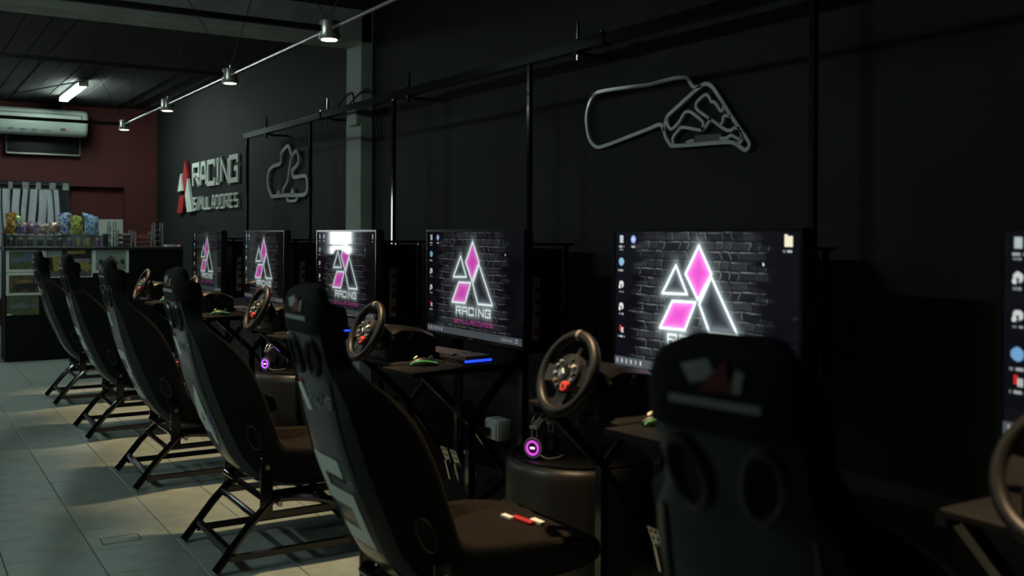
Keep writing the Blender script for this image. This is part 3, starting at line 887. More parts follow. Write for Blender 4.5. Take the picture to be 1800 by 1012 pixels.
# ================================================================== screens
SWD, SH = 0.869, 0.482           # picture size
GW, GH = 352, 196
def picture(variant):
    rng = np.random.RandomState(3)
    u, v = np.meshgrid(np.linspace(0, 1, GW + 1), np.linspace(0, 1, GH + 1))
    asp = SH / SWD
    X, Y = u, v * asp
    img = np.zeros(u.shape + (3,))
    img[:] = (0.0035, 0.0035, 0.006)
    # painted brick backdrop
    rh = 0.0645
    warp = 0.0016 * np.sin(u * 31 + v * 7) + 0.0014 * np.sin(u * 67 + 2)
    vv = v + warp
    row = np.floor(vv / rh).astype(int)
    fy = vv / rh - row
    bwid = 0.092
    off = (row % 2) * 0.5 * bwid + np.sin(row * 12.9898) * 0.02
    q = (u + off + 0.006 * np.sin(v * 60)) / bwid
    cidx = np.floor(q).astype(int)
    jit = 0.32 * np.sin(cidx * 78.233 + row * 37.719)
    fx = q - cidx
    split = (jit > 0.12) & (fx > 0.5)
    fx2 = np.where(jit > 0.12, (fx * 2) % 1.0, fx)
    wid = np.where(jit > 0.12, bwid / 2, bwid)
    ex = np.minimum(fx2, 1 - fx2) * wid
    ey = np.minimum(fy, 1 - fy) * rh * asp * 1.0
    body = np.clip((np.minimum(ex, ey) - 0.0020) / 0.0025, 0, 1)
    grain = rng.rand(*u.shape) * 0.5 + 0.75
    shade = 0.022 + 0.012 * np.sin(cidx * 5.1 + row * 3.3)
    base = body * shade * grain
    edge = np.exp(-((fy * rh * asp - 0.0042) / 0.0019) ** 2) * (ex > 0.003) + np.exp(-(((1 - fx2) * wid - 0.0042) / 0.0019) ** 2) * (ey > 0.003)
    base = base + np.clip(edge, 0, 1) * 0.30 * (0.55 + 0.45 * np.sin(cidx * 3.7 + row * 9.1 + u * 40))* body
    blotch = 0.5 + 0.5 * np.sin(u * 23 + 3 * np.sin(v * 17)) * np.sin(v * 29 + 2 * np.sin(u * 13))
    dist = np.abs(u - 0.49) + 0.028 * np.sin(v * 40) + 0.02 * np.sin(v * 93 + 1)
    mask = np.clip((0.365 - dist) / 0.06, 0, 1) * np.clip((v + 0.02) / 0.05, 0, 1)
    mask = mask * (0.55 + 0.45 * np.clip(blotch * 1.6, 0, 1))
    img += (base * mask)[..., None] * np.array([0.92, 1.0, 1.02])
    # mark
    def seg_d(p, q_):
        px, py = X - p[0], Y - p[1]
        dx, dy = q_[0] - p[0], q_[1] - p[1]
        t_ = np.clip((px * dx + py * dy) / (dx * dx + dy * dy + 1e-12), 0, 1)
        return np.hypot(px - t_ * dx, py - t_ * dy)
    def inside(poly):
        r_ = np.zeros(u.shape, bool)
        n_ = len(poly)
        for i in range(n_):
            (x1, y1), (x2, y2) = poly[i], poly[(i + 1) % n_]
            c_ = ((y1 > Y) != (y2 > Y)) & (X < (x2 - x1) * (Y - y1) / (y2 - y1 + 1e-12) + x1)
            r_ ^= c_
        return r_
    mh = 0.585 * asp
    fx0, fy0 = 0.508, 0.680 * asp
    dmin = np.full(u.shape, 9.0)
    for k, pl in MARK.items():
        poly = [(fx0 + a * mh, fy0 - b * mh) for a, b in pl]
        ins = inside(poly)
        img[ins] = (0.88, 0.085, 0.66) if k in ('diamond', 'para') else (0.020, 0.022, 0.034)
        for i in range(len(poly)):
            dmin = np.minimum(dmin, seg_d(poly[i], poly[(i + 1) % len(poly)]))
    core = np.clip((0.0058 - dmin) / 0.002, 0, 1)
    glow = np.exp(-dmin / 0.013) * 0.62
    img += glow[..., None] * np.array([0.75, 0.90, 0.95])
    img = img * (1 - core[..., None]) + core[..., None] * np.array([1.15, 1.35, 1.35])
    def neon(text, u0, u1, v0, v1, sw, color, gl, fall):
        nonlocal img
        ws = [0.3 if c in 'i' else 1.0 for c in text]
        tot = sum(ws) + 0.42 * (len(text) - 1)
        un = (u1 - u0) / tot
        x = u0
        dm = np.full(u.shape, 9.0)
        for c, wd in zip(text, ws):
            for ln in GLYPH[c]:
                P = [(x + (a if c != 'i' else 0.5) * wd * un, (v1 + (v0 - v1) * b) * asp) for a, b in ln]
                for p, q_ in zip(P, P[1:]):
                    dm = np.minimum(dm, seg_d(p, q_))
            x += (wd + 0.42) * un
        c_ = np.clip((sw - dm) / 0.0018, 0, 1)
        img += (np.exp(-dm / fall) * gl)[..., None] * np.array(color)
        img = img * (1 - c_[..., None]) + c_[..., None] * np.array(color) * 1.15
    neon('RaCiNG', 0.335, 0.690, 0.725, 0.790, 0.0040, (0.95, 1.1, 1.1), 0.55, 0.010)
    neon('SiMULaDORES', 0.315, 0.715, 0.845, 0.878, 0.0018, (0.75, 0.05, 0.45), 0.10, 0.004)
    # desktop icons
    def rect(u0, u1, v0, v1, color):
        img[(u >= u0) & (u <= u1) & (v >= v0) & (v <= v1)] = color
    def disc(uc, vc, r_, color):
        img[np.hypot(X - uc, Y - vc * asp) < r_] = color
    def caption(uc, vc, wd=0.045):
        for k in range(int(wd / 0.006)):
            if (k * 7 + int(vc * 100)) % 5:
                rect(uc - wd / 2 + k * 0.006, uc - wd / 2 + k * 0.006 + 0.0045, vc, vc + 0.014, (0.42, 0.45, 0.45))
    rect(0.030, 0.052, 0.030, 0.085, (0.50, 0.60, 0.62)); caption(0.041, 0.105); caption(0.041, 0.128, 0.03)
    if variant in (4, 5, 3):
        disc(0.118, 0.058, 0.016, (0.30, 0.42, 0.85)); disc(0.118, 0.058, 0.007, (0.7, 0.8, 0.95)); caption(0.118, 0.105, 0.035)
    if variant == 6:
        disc(0.04, 0.60, 0.019, (0.20, 0.42, 0.72)); caption(0.04, 0.665)
    else:
        disc(0.041, 0.225, 0.017, (0.25, 0.50, 0.70)); caption(0.041, 0.285)
    for vc in (0.395, 0.56) if variant != 6 else (0.225, 0.41):
        disc(0.041, vc, 0.015, (0.72, 0.75, 0.74)); rect(0.036, 0.044, vc, vc + 0.035, (0.02, 0.02, 0.02)); disc(0.030, vc + 0.02, 0.007, (0.8, 0.85, 0.85)); caption(0.041, vc + 0.05, 0.03)
    rect(0.031, 0.041, 0.700, 0.745, (0.65, 0.03, 0.03)); rect(0.040, 0.048, 0.715, 0.760, (0.75, 0.78, 0.78)); rect(0.050, 0.056, 0.715, 0.760, (0.75, 0.78, 0.78)); caption(0.043, 0.78, 0.05)
    if variant == 5:
        rect(0.930, 0.968, 0.030, 0.095, (0.90, 0.86, 0.62)); rect(0.930, 0.945, 0.020, 0.035, (0.90, 0.86, 0.62)); caption(0.949, 0.115, 0.05)
    if variant == 3:
        rect(0.945, 0.960, 0.030, 0.085, (0.70, 0.72, 0.75)); caption(0.952, 0.105, 0.03)
    cu = (0.83, 0.19)
    img[inside([(cu[0], cu[1] * asp), (cu[0] + 0.010, cu[1] * asp + 0.012), (cu[0], cu[1] * asp + 0.016)])] = (0.9, 0.95, 0.95)
    # task bar
    rect(0.0, 1.0, 0.934, 1.0, (0.085, 0.10, 0.115))
    for k in range(6):
        rect(0.012 + k * 0.03, 0.022 + k * 0.03, 0.952, 0.984, (0.45, 0.48, 0.5) if k != 5 else (0.75, 0.7, 0.7))
    for k in range(7):
        rect(0.80 + k * 0.016, 0.808 + k * 0.016, 0.955, 0.98, (0.34, 0.37, 0.40))
    rect(0.93, 0.955, 0.948, 0.960, (0.35, 0.38, 0.40)); rect(0.925, 0.96, 0.970, 0.982, (0.35, 0.38, 0.40)); 
    return img
PIC = {}
def picture_mesh(variant):
    if variant in PIC:
        return PIC[variant]
    img = picture(variant)
    nx, ny = GW + 1, GH + 1
    jj, ii = np.meshgrid(np.arange(nx), np.arange(ny))
    co = np.stack([np.zeros(nx * ny), (SWD / 2 - jj.ravel() / GW * SWD), -(ii.ravel() / GH) * SH], 1)
    a = (np.arange(ny - 1)[:, None] * nx + np.arange(nx - 1)[None, :]).ravel()
    faces = np.stack([a, a + nx, a + nx + 1, a + 1], 1)
    me = bpy.data.meshes.new('picture')
    me.vertices.add(nx * ny)
    me.vertices.foreach_set('co', co.astype(np.float32).ravel())
    me.loops.add(faces.size)
    me.loops.foreach_set('vertex_index', faces.ravel().astype(np.int32))
    me.polygons.add(len(faces))
    me.polygons.foreach_set('loop_start', (np.arange(len(faces)) * 4).astype(np.int32))
    me.polygons.foreach_set('loop_total', np.full(len(faces), 4, np.int32))
    me.update(calc_edges=True)
    at = me.attributes.new('picture', 'FLOAT_COLOR', 'POINT')
    rgba = np.concatenate([img.reshape(-1, 3), np.ones((nx * ny, 1))], 1).astype(np.float32)
    at.data.foreach_set('color', rgba.ravel())
    PIC[variant] = me
    return me

BRIGHT = [0.33, 0.42, 0.47, 0.60, 1.0, 0.8]
screen_label = ['lit screen nearest the counter, its picture dim', 'second lit screen from the counter, with brick wallpaper and magenta mark', 'lit screen with a white window reflection across its top', 'sharp lit screen with RACING wallpaper, facing seat number 4', 'brightest lit screen, partly hidden by the nearest seat', 'screen cut off by the right edge of the picture']
VAR = {1: 1, 2: 4, 3: 3, 4: 4, 5: 5, 6: 6}
for n in range(1, 7):
    t = thing('screen', screen_label[n - 1], 'television', (2.245, SY[n - 1], 1.357), 0, 'television screens in a row along the wall')
    part('case', lambda: g(rbox(.004, .045, -.4465, .4465, -.507, 0, .006, 1), rbox(.04, .075, -.25, .25, -.45, -.06, .01, 1)), M['black_plastic'], t, key='tv_case')
    part('bezel', lambda: g(box(-.004, .006, -.4465, .4465, -.011, 0), box(-.004, .006, -.4465, -.4345, -.507, -.011), box(-.004, .006, .4345, .4465, -.507, -.011), box(-.004, .006, -.4345, .4345, -.507, -.493)), M['bezel'], t, key='tv_bezel')
    me = picture_mesh(VAR[n])
    if n > 1 and VAR[n] in [VAR[k] for k in range(1, n)]:
        me = me.copy()
    me.materials.clear()
    me.materials.append(screen_mat('screen_picture_%d' % n, BRIGHT[n - 1]))
    o = bpy.data.objects.new('picture', me)
    COL.objects.link(o)
    o.parent = t
    o.location = (0.0, 0, -.011)
    part('power_badge', lambda: box(-.006, -.003, -.02, .02, -.502, -.498), M['grey'], t, key='tv_badge')
    part('mount_bracket', lambda: box(.07, .095, -.28, .28, -.40, -.36), M['black_matte'], t, key='tv_mount')

# ================================================================== computers hung behind the screens
for n in range(1, 7):
    t = thing('computer_unit', 'black open computer rack behind the screen ' + AT[n - 1], 'computer', (2.52, SY[n - 1] - .03, .80), 0, 'computers hung behind the screens')
    part('case', lambda: rbox(-.10, .10, -.16, .13, 0.02, .47, .006, 1), M['black_matte'], t, key='pc_case')
    part('top_plate', lambda: box(-.13, .14, -.19, .16, .485, .497), M['black_steel'], t, key='pc_top')
    part('foot_plate', lambda: box(-.12, .12, -.18, .15, 0, .012), M['black_matte'], t, key='pc_foot')
    for (a, b) in ((-.11, -.17), (.11, -.17), (-.11, .14), (.11, .14)):
        part('corner_post', lambda: box(-.008, .008, -.008, .008, .012, .485), M['black_steel'], t, key='pc_post', loc=(a, b, 0))
    st = part('power_strip', lambda: rbox(-.085, -.045, -.19, -.168, .06, .34, .005, 1), M['beige'], t, key='pc_strip', label='pale power strip')
    part('switch', lambda: rbox(-.078, -.052, -.197, -.188, .085, .12, .003, 1), M['red_switch'], st, key='pc_switch', label='small red switch')
    for k in range(3):
        part('plug', lambda: lathe([(.014, 0), (.014, .02)], 10), M['black_plastic'], st, key='pc_plug%d' % k, loc=(-.065, -.205, .17 + k * .055))
    part('cable', lambda: tube(smooth_path([(-.05, -.2, .2), (-.03, -.22, .1), (.0, -.2, .0), (.02, -.17, -.12), (-.02, -.1, -.2)], 5), .0045, 6), M['rubber'], t, key='pc_cable', smooth=True)

# ================================================================== steering wheels
M['knob'] = mat('dark_button', (.05, .055, .06), .3)
M['blue_grey'] = mat('blue_grey_button', (.22, .30, .36), .35)
M['ochre_dark'] = mat('dull_ochre_button', (.22, .13, .06), .4)
TILT = R(24)
def build_wheel(n):
    t = thing('steering_wheel', 'black leather game steering wheel with red dial ' + AT[n - 1], 'steering wheel', (1.725, SY[n - 1], .80), 0, 'steering wheels on the simulator frames')
    rot = Matrix.Rotation(TILT, 3, 'Y')          # wheel axis along local X, leaned back
    C = Vector((0, 0, .117))
    def pl(geo):
        return move(geo, C, rot)
    def circ(r_, x=0.0, n_=40):
        return [(x, r_ * math.cos(2 * math.pi * k / n_), r_ * math.sin(2 * math.pi * k / n_)) for k in range(n_)]
    part('rim', lambda: pl(tube(circ(.1205), .0165, 12, closed=True)), M['leather'], t, key='wh_rim', smooth=True)
    part('top_marker', lambda: pl(tube([(0, .1205 * math.sin(a), .1205 * math.cos(a)) for a in (-.06, 0, .06)], .0172, 12)), M['grey'], t, key='wh_mark', smooth=True)
    spin = {1: 0, 2: .1, 3: 0, 4: .05, 5: -.18, 6: 0}[n]
    for k, a0 in enumerate((math.pi * .5 + 0.08, -math.pi * .5 - 0.08, math.pi)):
        def spoke(a0=a0):
            def P(a, rr, x):
                return (x, rr * math.sin(a), rr * math.cos(a))
            w0, w1 = .32, .20
            V, F = [], []
            for rr, ww, xx in ((.045, .75, .012), (.085, .30, .008), (.115, .26, .002)):
                V += [P(a0 - ww, rr, xx - .007), P(a0 + ww, rr, xx - .007), P(a0 + ww, rr, xx + .007), P(a0 - ww, rr, xx + .007)]
            for i in range(2):
                for s in range(4):
                    q = (s + 1) % 4
                    F.append((i * 4 + s, i * 4 + q, i * 4 + 4 + q, i * 4 + 4 + s))
            F += [(0, 3, 2, 1), (8, 9, 10, 11)]
            return pl((V, F))
        part('spoke', spoke, M['leather'], t, key='wh_spoke%d' % k)
    hub = part('hub', lambda: pl(g(lathe([(.030, -.012), (.058, -.008), (.062, 0.0), (.062, .02), (.045, .03)], 28, 'X'))), M['black_plastic'], t, key='wh_hub', smooth=True)
    part('centre_cap', lambda: pl(lathe([(.004, -.0165), (.024, -.0155), (.027, -.012)], 24, 'X')), M['bezel'], hub, key='wh_cap', smooth=True)
    part('centre_badge', lambda: pl(g(prism([(-.008, -.004), (.006, .010), (.009, .006), (-.002, -.008)], -.0185, -.017, lambda a, b, d: (d, a, b)))), M['white'], hub, key='wh_badge')
    dial = part('red_dial', lambda: pl(move(lathe([(.012, -.022), (.016, -.021), (.0165, -.012), (.0165, -.008)], 16, 'X'), (0, -.030, -.043))), M['red_lit'], t, key='wh_dial', smooth=True, label='red selector dial')
    part('dial_centre', lambda: pl(move(lathe([(.006, -.024), (.006, -.0215)], 12, 'X'), (0, -.030, -.043))), M['black_plastic'], dial, key='wh_dialc')
    for k, (a, b, mm, rr) in enumerate(((.043, .014, 'knob', .0075), (.042, -.008, 'blue_grey', .0065), (.030, -.030, 'ochre_dark', .0065), (.030, .030, 'blue_grey', .0055), (-.038, .020, 'beige', .006), (-.046, -.002, 'knob', .006), (-.046, -.022, 'blue_grey', .006), (-.020, .040, 'knob', .005), (.012, -.044, 'knob', .006))):
        part('button', (lambda a=a, b=b, rr=rr: pl(move(lathe([(rr * .8, -.0185), (rr, -.017), (rr, -.008)], 10, 'X'), (0, a, b)))), M[mm], t, key='wh_b%d' % k, smooth=True)
    for s in (-1, 1):
        part('paddle', (lambda s=s: pl(prism([(s * .045, -.02), (s * .105, -.01), (s * .108, .045), (s * .06, .04)], .022, .026, lambda a, b, d: (d, a, b)))), M['steel'], t, key='wh_pad%d' % s)
    part('shift_lever', lambda: pl(tube([(.012, .0, .055), (.008, -.014, .082)], .0055, 8)), M['steel'], t, key='wh_lever', smooth=True)
    part('column', lambda: pl(lathe([(.050, .02), (.055, .045), (.062, .07)], 24, 'X')), M['black_plastic'], t, key='wh_col', smooth=True)
    def housing():
        prof = [(.055, .0), (.052, .075), (.070, .122), (.115, .138), (.215, .126), (.270, .100), (.280, .075), (.280, .02), (.270, .0)]
        V, F = [], []
        ys = [(-.115, .90), (-.10, 1.0), (.10, 1.0), (.115, .90)]
        for y, sc in ys:
            V += [(x if sc == 1 else .18 + (x - .18) * .96, y, max(0, z * sc)) for x, z in prof]
        k = len(prof)
        for i in range(3):
            for j in range(k):
                q = (j + 1) % k
                F.append((i * k + j, i * k + q, (i + 1) * k + q, (i + 1) * k + j))
        F += [tuple(range(k)), tuple(range(3 * k, 4 * k))]
        return V, F
    hs = part('motor_housing', housing, M['housing'], t, key='wh_house', smooth=True)
    part('clamp', lambda: g(rbox(.10, .20, -.105, -.075, -.065, 0.002, .006, 1), rbox(.10, .20, .075, .105, -.065, 0.002, .006, 1)), M['black_plastic'], hs, key='wh_clamp')
    for k, (x, z) in enumerate(((.075, .115), (.16, .128), (.15, .112))):
        part('screw', (lambda x=x, z=z: tube([(x, -.1155, z - .02), (x, -.119, z - .02)], .006, 8)), M['steel'], hs, key='wh_screw%d' % k)
for n in range(1, 7):
    build_wheel(n)

# ================================================================== keyboards, mice, pedals
def build_keyboard(n):
    t = thing('keyboard', 'black gaming keyboard with blue lit end ' + AT[n - 1], 'keyboard', (2.085, SY[n - 1] - .10, .790), R(6), 'keyboards with blue lights')
    part('base', lambda: rbox(-.075, .075, -.215, .215, 0, .022, .005, 1), M['black_plastic'], t, key='kb_base')
    def keys():
        out = []
        for r_ in range(6):
            for c in range(19):
                x, y = -.062 + r_ * .0222, -.200 + c * .0212
                if c in (3, 4) and r_ == 0 or (c == 5 and r_ % 2):
                    continue
                out.append(box(x, x + .018, y, y + .0175, .020, .030))
        return g(*out)
    part('keys', keys, mat('key_caps', (0.11, 0.10, 0.13), 0.4), t, key='kb_keys', kind='stuff')
    part('light_bar', lambda: rbox(-.080, .06, -.222, -.214, .007, .017, .002, 1), M['led_blue'], t, key='kb_led', label='blue lit end bar')
    part('indicator', lambda: box(.055, .065, -.19, -.13, .022, .0235), M['led_violet'], t, key='kb_ind')
    part('cord', lambda: tube(smooth_path([(.075, .0, .012), (.10, .02, .01), (.105, .08, -.05), (.11, .1, -.30)], 5), .003, 5), M['rubber'], t, key='kb_cord')
def build_mouse(n):
    t = thing('computer_mouse', 'black gaming mouse with green and warm lights ' + AT[n - 1], 'mouse', (1.87, SY[n - 1] - .262, .791), R(-20), 'gaming mice on the trays')
    def body():
        rings = []
        for k in range(9):
            x = -.06 + .12 * k / 8
            f = math.sin(math.pi * min(max((k + .6) / 9.2, 0.02), .98)) ** .6
            wv, hh = .033 * f, .038 * f * (1.0 - .25 * (k / 8))
            rings.append([(x, wv * math.cos(a), max(0, hh * math.sin(a))) for a in [math.pi * j / 10 for j in range(11)]])
        return loft(rings, True)
    part('body', body, M['black_plastic'], t, key='ms_body', smooth=True)
    part('wheel', lambda: tube([(.03, -.004, .030), (.03, .004, .030)], .010, 10), M['grey'], t, key='ms_wheel')
    part('light_line', lambda: tube(smooth_path([(-.058, -.020, .006), (-.05, -.026, .016), (-.01, -.030, .022), (.03, -.027, .018), (.055, -.012, .010)], 4), .0015, 6), M['led_green'], t, key='ms_line')
    part('logo_light', lambda: move(lathe([(.002, .003), (.009, .002), (.010, 0)], 12), (-.035, 0, .034), Matrix.Rotation(R(-35), 3, 'Y')), M['led_warm'], t, key='ms_logo')
    part('cord', lambda: tube(smooth_path([(.058, 0, .008), (.10, -.01, .02), (.13, -.05, .012), (.135, -.09, -.03), (.135, -.10, -.30)], 5), .0022, 5), M['rubber'], t, key='ms_cord')
def build_pedals(n):
    t = thing('pedal_set', 'three drilled steel pedals on a black base ' + AT[n - 1], 'pedals', (2.24, SY[n - 1] + .03, .155), 0, 'pedal sets under the frames')
    rt = Matrix.Rotation(R(-30), 3, 'Y')
    part('base', lambda: move(rbox(-.11, .13, -.155, .155, .008, .045, .008, 1), (0.03, 0, 0), rt), M['black_plastic'], t, key='pd_base')
    for k, y in enumerate((.11, .02, -.12)):
        def face(y=y, k=k):
            rr = Matrix.Rotation(R(-22), 3, 'Y')
            hh = .13 if k == 2 else .085
            ww = .024 if k == 2 else .030
            body_ = rbox(-.003, .003, -ww, ww, -hh / 2, hh / 2, .002, 1)
            return move(body_, (-.045, y, .155), rr)
        p = part('pedal', face, M['steel'], t, key='pd_face%d' % k, label='drilled steel pedal')
        def holes(y=y, k=k):
            rr = Matrix.Rotation(R(-22), 3, 'Y')
            hh = .13 if k == 2 else .085
            nr = 4 if k == 2 else 3
            out = []
            for i in range(nr):
                for s in (-.011, .011):
                    out.append(move(move(lathe([(.0055, -.0042), (.0055, -.0028)], 8, 'X'), (0, s, -hh / 2 + hh * (i + .5) / nr)), (-.045, y, .155), rr))
            return g(*out)
        part('drill_holes', holes, M['slot'], p, key='pd_holes%d' % k, kind='stuff')
        part('arm', (lambda y=y: sqtube((-.02, y, .04), (-.045, y, .13), .008)), M['steel'], t, key='pd_arm%d' % k)
for n in range(1, 7):
    build_keyboard(n)
    build_mouse(n)
    build_pedals(n)

# ================================================================== drums with headsets, tower computer
def build_drum(x, y, label):
    t = thing('drum_stand', label, 'drum', (x, y, 0), 0, 'black drums between the stations')
    part('body', lambda: lathe([(.262, 0), (.282, .012), (.288, .03), (.288, .425), (.284, .455), (.270, .472), (.258, .476)], 48), M['drum'], t, key='dr_body', smooth=True)
    part('lid', lambda: lathe([(.02, .472), (.250, .472), (.256, .476), (.256, .479), (.262, .479), (.266, .472)], 48), M['drumtop'], t, key='dr_lid', smooth=True)
    part('lid_ring', lambda: tube([(.262 * math.cos(2 * math.pi * k / 48), .262 * math.sin(2 * math.pi * k / 48), .478) for k in range(48)], .0045, 6, closed=True), M['black_steel'], t, key='dr_ring', smooth=True)
    def marks():
        out = []
        for a0 in (2.1, -0.35):
            for k in range(7):
                a = a0 + k * .085
                p = [(.215 + .02 * i, a + j * .02 + i * .01) for i, j in ((0, 0), (1, 0), (1, 1), (0, 1))]
                out.append(prism([(r_ * math.cos(q), r_ * math.sin(q)) for r_, q in p], 0.4725, .4745, lambda u_, v_, d: (u_, v_, d)))
        return g(*out)
    part('rim_marks', marks, M['ochre'], t, key='dr_marks', label='ochre marks around the lid', kind='stuff')
build_drum(2.285, 3.14, 'black drum with a headset on it, between seat 5 wheel and socket')
build_drum(2.21, 6.03, 'black drum left of seat number 5, under the violet lit headset')

def build_headset(x, y, z, rz, led, core, label):
    t = thing('headset', label, 'headset', (x, y, z), rz, 'headsets on the drums')
    t.scale = (.8, .8, .8)
    for s in (-1, 1):
        yy = s * .072
        cup = part('ear_cup', (lambda s=s, yy=yy: move(lathe([(.020, 0.0), (.047, .004), (.050, .012), (.048, .026), (.042, .034)], 28, 'X'), (0, 0, 0), Matrix.Rotation(R(-90 * s), 3, 'Z') @ Matrix.Rotation(0, 3, 'X'))), M['black_plastic'], t, key='hs_cup%d' % s, smooth=True, loc=(0, -s * -.0 + s * -.0 - s * -.0 + (.0), 0))
        cup.location = (0, s * .095, .055)
        part('cup_ring', lambda: tube([(.0465 * math.cos(2 * math.pi * k / 32), 0, .0465 * math.sin(2 * math.pi * k / 32)) for k in range(32)], .0042, 6, closed=True), M['grey'], cup, key='hs_ring', smooth=True, loc=(0, s * -.002, 0))
        part('glow_ring', lambda: tube([(.031 * math.cos(2 * math.pi * k / 32), 0, .031 * math.sin(2 * math.pi * k / 32)) for k in range(32)], .0055, 8, closed=True), led, cup, key='hs_glow', smooth=True, loc=(0, s * .003, 0))
        part('glow_bar', lambda: tube([(-.011, 0, 0), (.011, 0, 0)], .005, 8), core, cup, key='hs_bar', smooth=True, loc=(0, s * .003, 0))
        part('ear_cushion', (lambda s=s: tube([(.036 * math.cos(2 * math.pi * k / 28), -s * .040, .040 * math.sin(2 * math.pi * k / 28)) for k in range(28)], .013, 8, closed=True)), M['fabric'], cup, key='hs_cush%d' % s, smooth=True)
        part('yoke', (lambda s=s: g(tube([(-.014, s * .080, .105), (-.012, s * .078, .150)], .0035, 6), tube([(.014, s * .080, .105), (.012, s * .078, .150)], .0035, 6), rbox(-.022, .022, s * .082 - .010, s * .082 + .010, .143, .160, .003, 1))), M['grey'], t, key='hs_yoke%d' % s)
    arc = [(.0, .080 * math.cos(math.pi * k / 16), .152 + .065 * math.sin(math.pi * k / 16)) for k in range(17)]
    part('headband', lambda: g(*[tube([(dx, b, c) for _, b, c in arc], .0038, 6) for dx in (-.016, .016)]), M['steel'], t, key='hs_band', smooth=True)
    part('suspension_strap', lambda: loft([[(-.02, .072 * math.cos(math.pi * k / 12), .145 + .035 * math.sin(math.pi * k / 12)), (.02, .072 * math.cos(math.pi * k / 12), .145 + .035 * math.sin(math.pi * k / 12)), (.02, .070 * math.cos(math.pi * k / 12), .142 + .035 * math.sin(math.pi * k / 12)), (-.02, .070 * math.cos(math.pi * k / 12), .142 + .035 * math.sin(math.pi * k / 12)), (-.02, .072 * math.cos(math.pi * k / 12), .145 + .035 * math.sin(math.pi * k / 12))] for k in range(13)]), M['grey'], t, key='hs_strap', smooth=True)
    part('microphone', lambda: tube(smooth_path([(0.03, -.09, .03), (.07, -.085, .012), (.10, -.03, .010), (.10, .02, .012)], 6), .0045, 6), M['grey'], t, key='hs_mic', smooth=True)
build_headset(2.14, 3.18, .478, R(-64), M['led_pink'], M['led_core'], 'gaming headset with glowing magenta ring, standing on the drum')
build_headset(2.05, 6.08, .478, R(-66), M['led_violet'], M['led_core'], 'smaller far headset with violet lit ring, left of seat number 5')

t = thing('computer_tower', 'black computer tower on the floor behind the shoulder of seat 5', 'computer', (2.40, 4.62, 0))
part('case', rbox(-.21, .21, -.10, .10, .012, .46, .008, 2), M['black_plastic'], t, smooth=True)
part('front_panel', rbox(-.225, -.205, -.095, .095, .02, .45, .006, 1), M['bezel'], t)
part('side_panel', box(-.19, .19, -.106, -.099, .03, .44), M['black_matte'], t)
for a in (-.16, .16):
    for b in (-.07, .07):
        part('foot', box(a - .02, a + .02, b - .02, b + .02, 0, .014), M['rubber'], t)

# ================================================================== counter and what stands on it
CFY = 11.365
counter = thing('counter', 'black reception counter with car photographs on its front', 'counter', (1.88, CFY, 0))
part('body', box(-.88, .885, .02, .50, 0.0, 1.150), M['laminate'], counter)
part('front_panel', box(-.885, .888, 0.0, .02, 0.005, 1.150), M['laminate'], counter)
part('worktop', rbox(-.90, .888, -.02, .56, 1.150, 1.184, .004, 1), M['black_matte'], counter)

def on_counter(x0, zt):
    return lambda a, b, d: (x0 + a, CFY - d, zt - b)
def poster(label, x0, x1, zt, zb, frame, shapes, bg):
    wd, hh = x1 - x0, zt - zb
    t = thing('car_photograph', label, 'poster', (x0, CFY - .001, zb), 0, 'car photographs on the counter')
    def pl(a, b, d):
        return (a, -d, hh - b)
    part('mount', prism([(0, 0), (wd, 0), (wd, hh), (0, hh)], 0, .004, pl), M['white'] if frame else mat('poster_paper', (.3, .32, .3), .6), t)
    m = frame
    part('photo', prism([(m, m), (wd - m, m), (wd - m, hh - m), (m, hh - m)], .004, .0046, pl), bg, t)
    for k, (nm, poly, mm) in enumerate(shapes):
        part(nm, prism([(m + a * (wd - 2 * m), m + b * (hh - 2 * m)) for a, b in poly], .0046, .0052 + .0003 * k, pl), mm, t)
def car(x0, x1, y0, y1):
    w_, h_ = x1 - x0, y1 - y0
    P = [(0, .75), (.02, .5), (.15, .42), (.3, .40), (.42, .05), (.75, .0), (.88, .38), (.98, .45), (1, .8), (.86, .82), (.82, 1), (.70, 1), (.66, .82), (.32, .82), (.28, 1), (.16, 1), (.12, .82)]
    return [(x0 + a * w_, y0 + b * h_) for a, b in P]
grass = mat('photo_grass', (.10, .13, .05), .5, vary=.3, scale=30)
sky = mat('photo_haze', (.12, .14, .09), .5, vary=.3, scale=12)
asphalt = mat('photo_asphalt', (.10, .11, .11), .5, vary=.2)
blue = mat('photo_blue', (.10, .15, .22), .5, vary=.3, scale=20)
dark = mat('photo_dark', (.02, .02, .02), .5, vary=.5, scale=30)
yellow = mat('photo_yellow', (.30, .27, .06), .5, vary=.3, scale=30)
lilac = mat('photo_lilac', (.24, .23, .30), .5, vary=.2)
palep = mat('photo_pale', (.26, .31, .28), .5, vary=.15, scale=10)
brown = mat('photo_brown', (.12, .09, .06), .5, vary=.5, scale=25)
silver = mat('photo_silver', (.17, .18, .22), .5, vary=.4, scale=40)
full = [(0, .68), (1, .68), (1, 1), (0, 1)]
poster('photograph of a pale blue car on grass, top left of the counter front', 1.0, 1.365, 1.168, .925, .028, [('grass', full, grass), ('car', car(.05, .98, .05, .70), blue)], sky)
poster('dark photograph of a racing car front, below the blue car', 1.002, 1.362, .920, .685, .026, [('crowd', [(0, 0), (1, 0), (1, .35), (0, .35)], brown), ('car', car(.12, .9, .2, .95), dark), ('bonnet', [(.3, .25), (.7, .25), (.75, .45), (.25, .45)], mat('photo_orange', (.28, .16, .06), .5, vary=.4, scale=30))], brown)
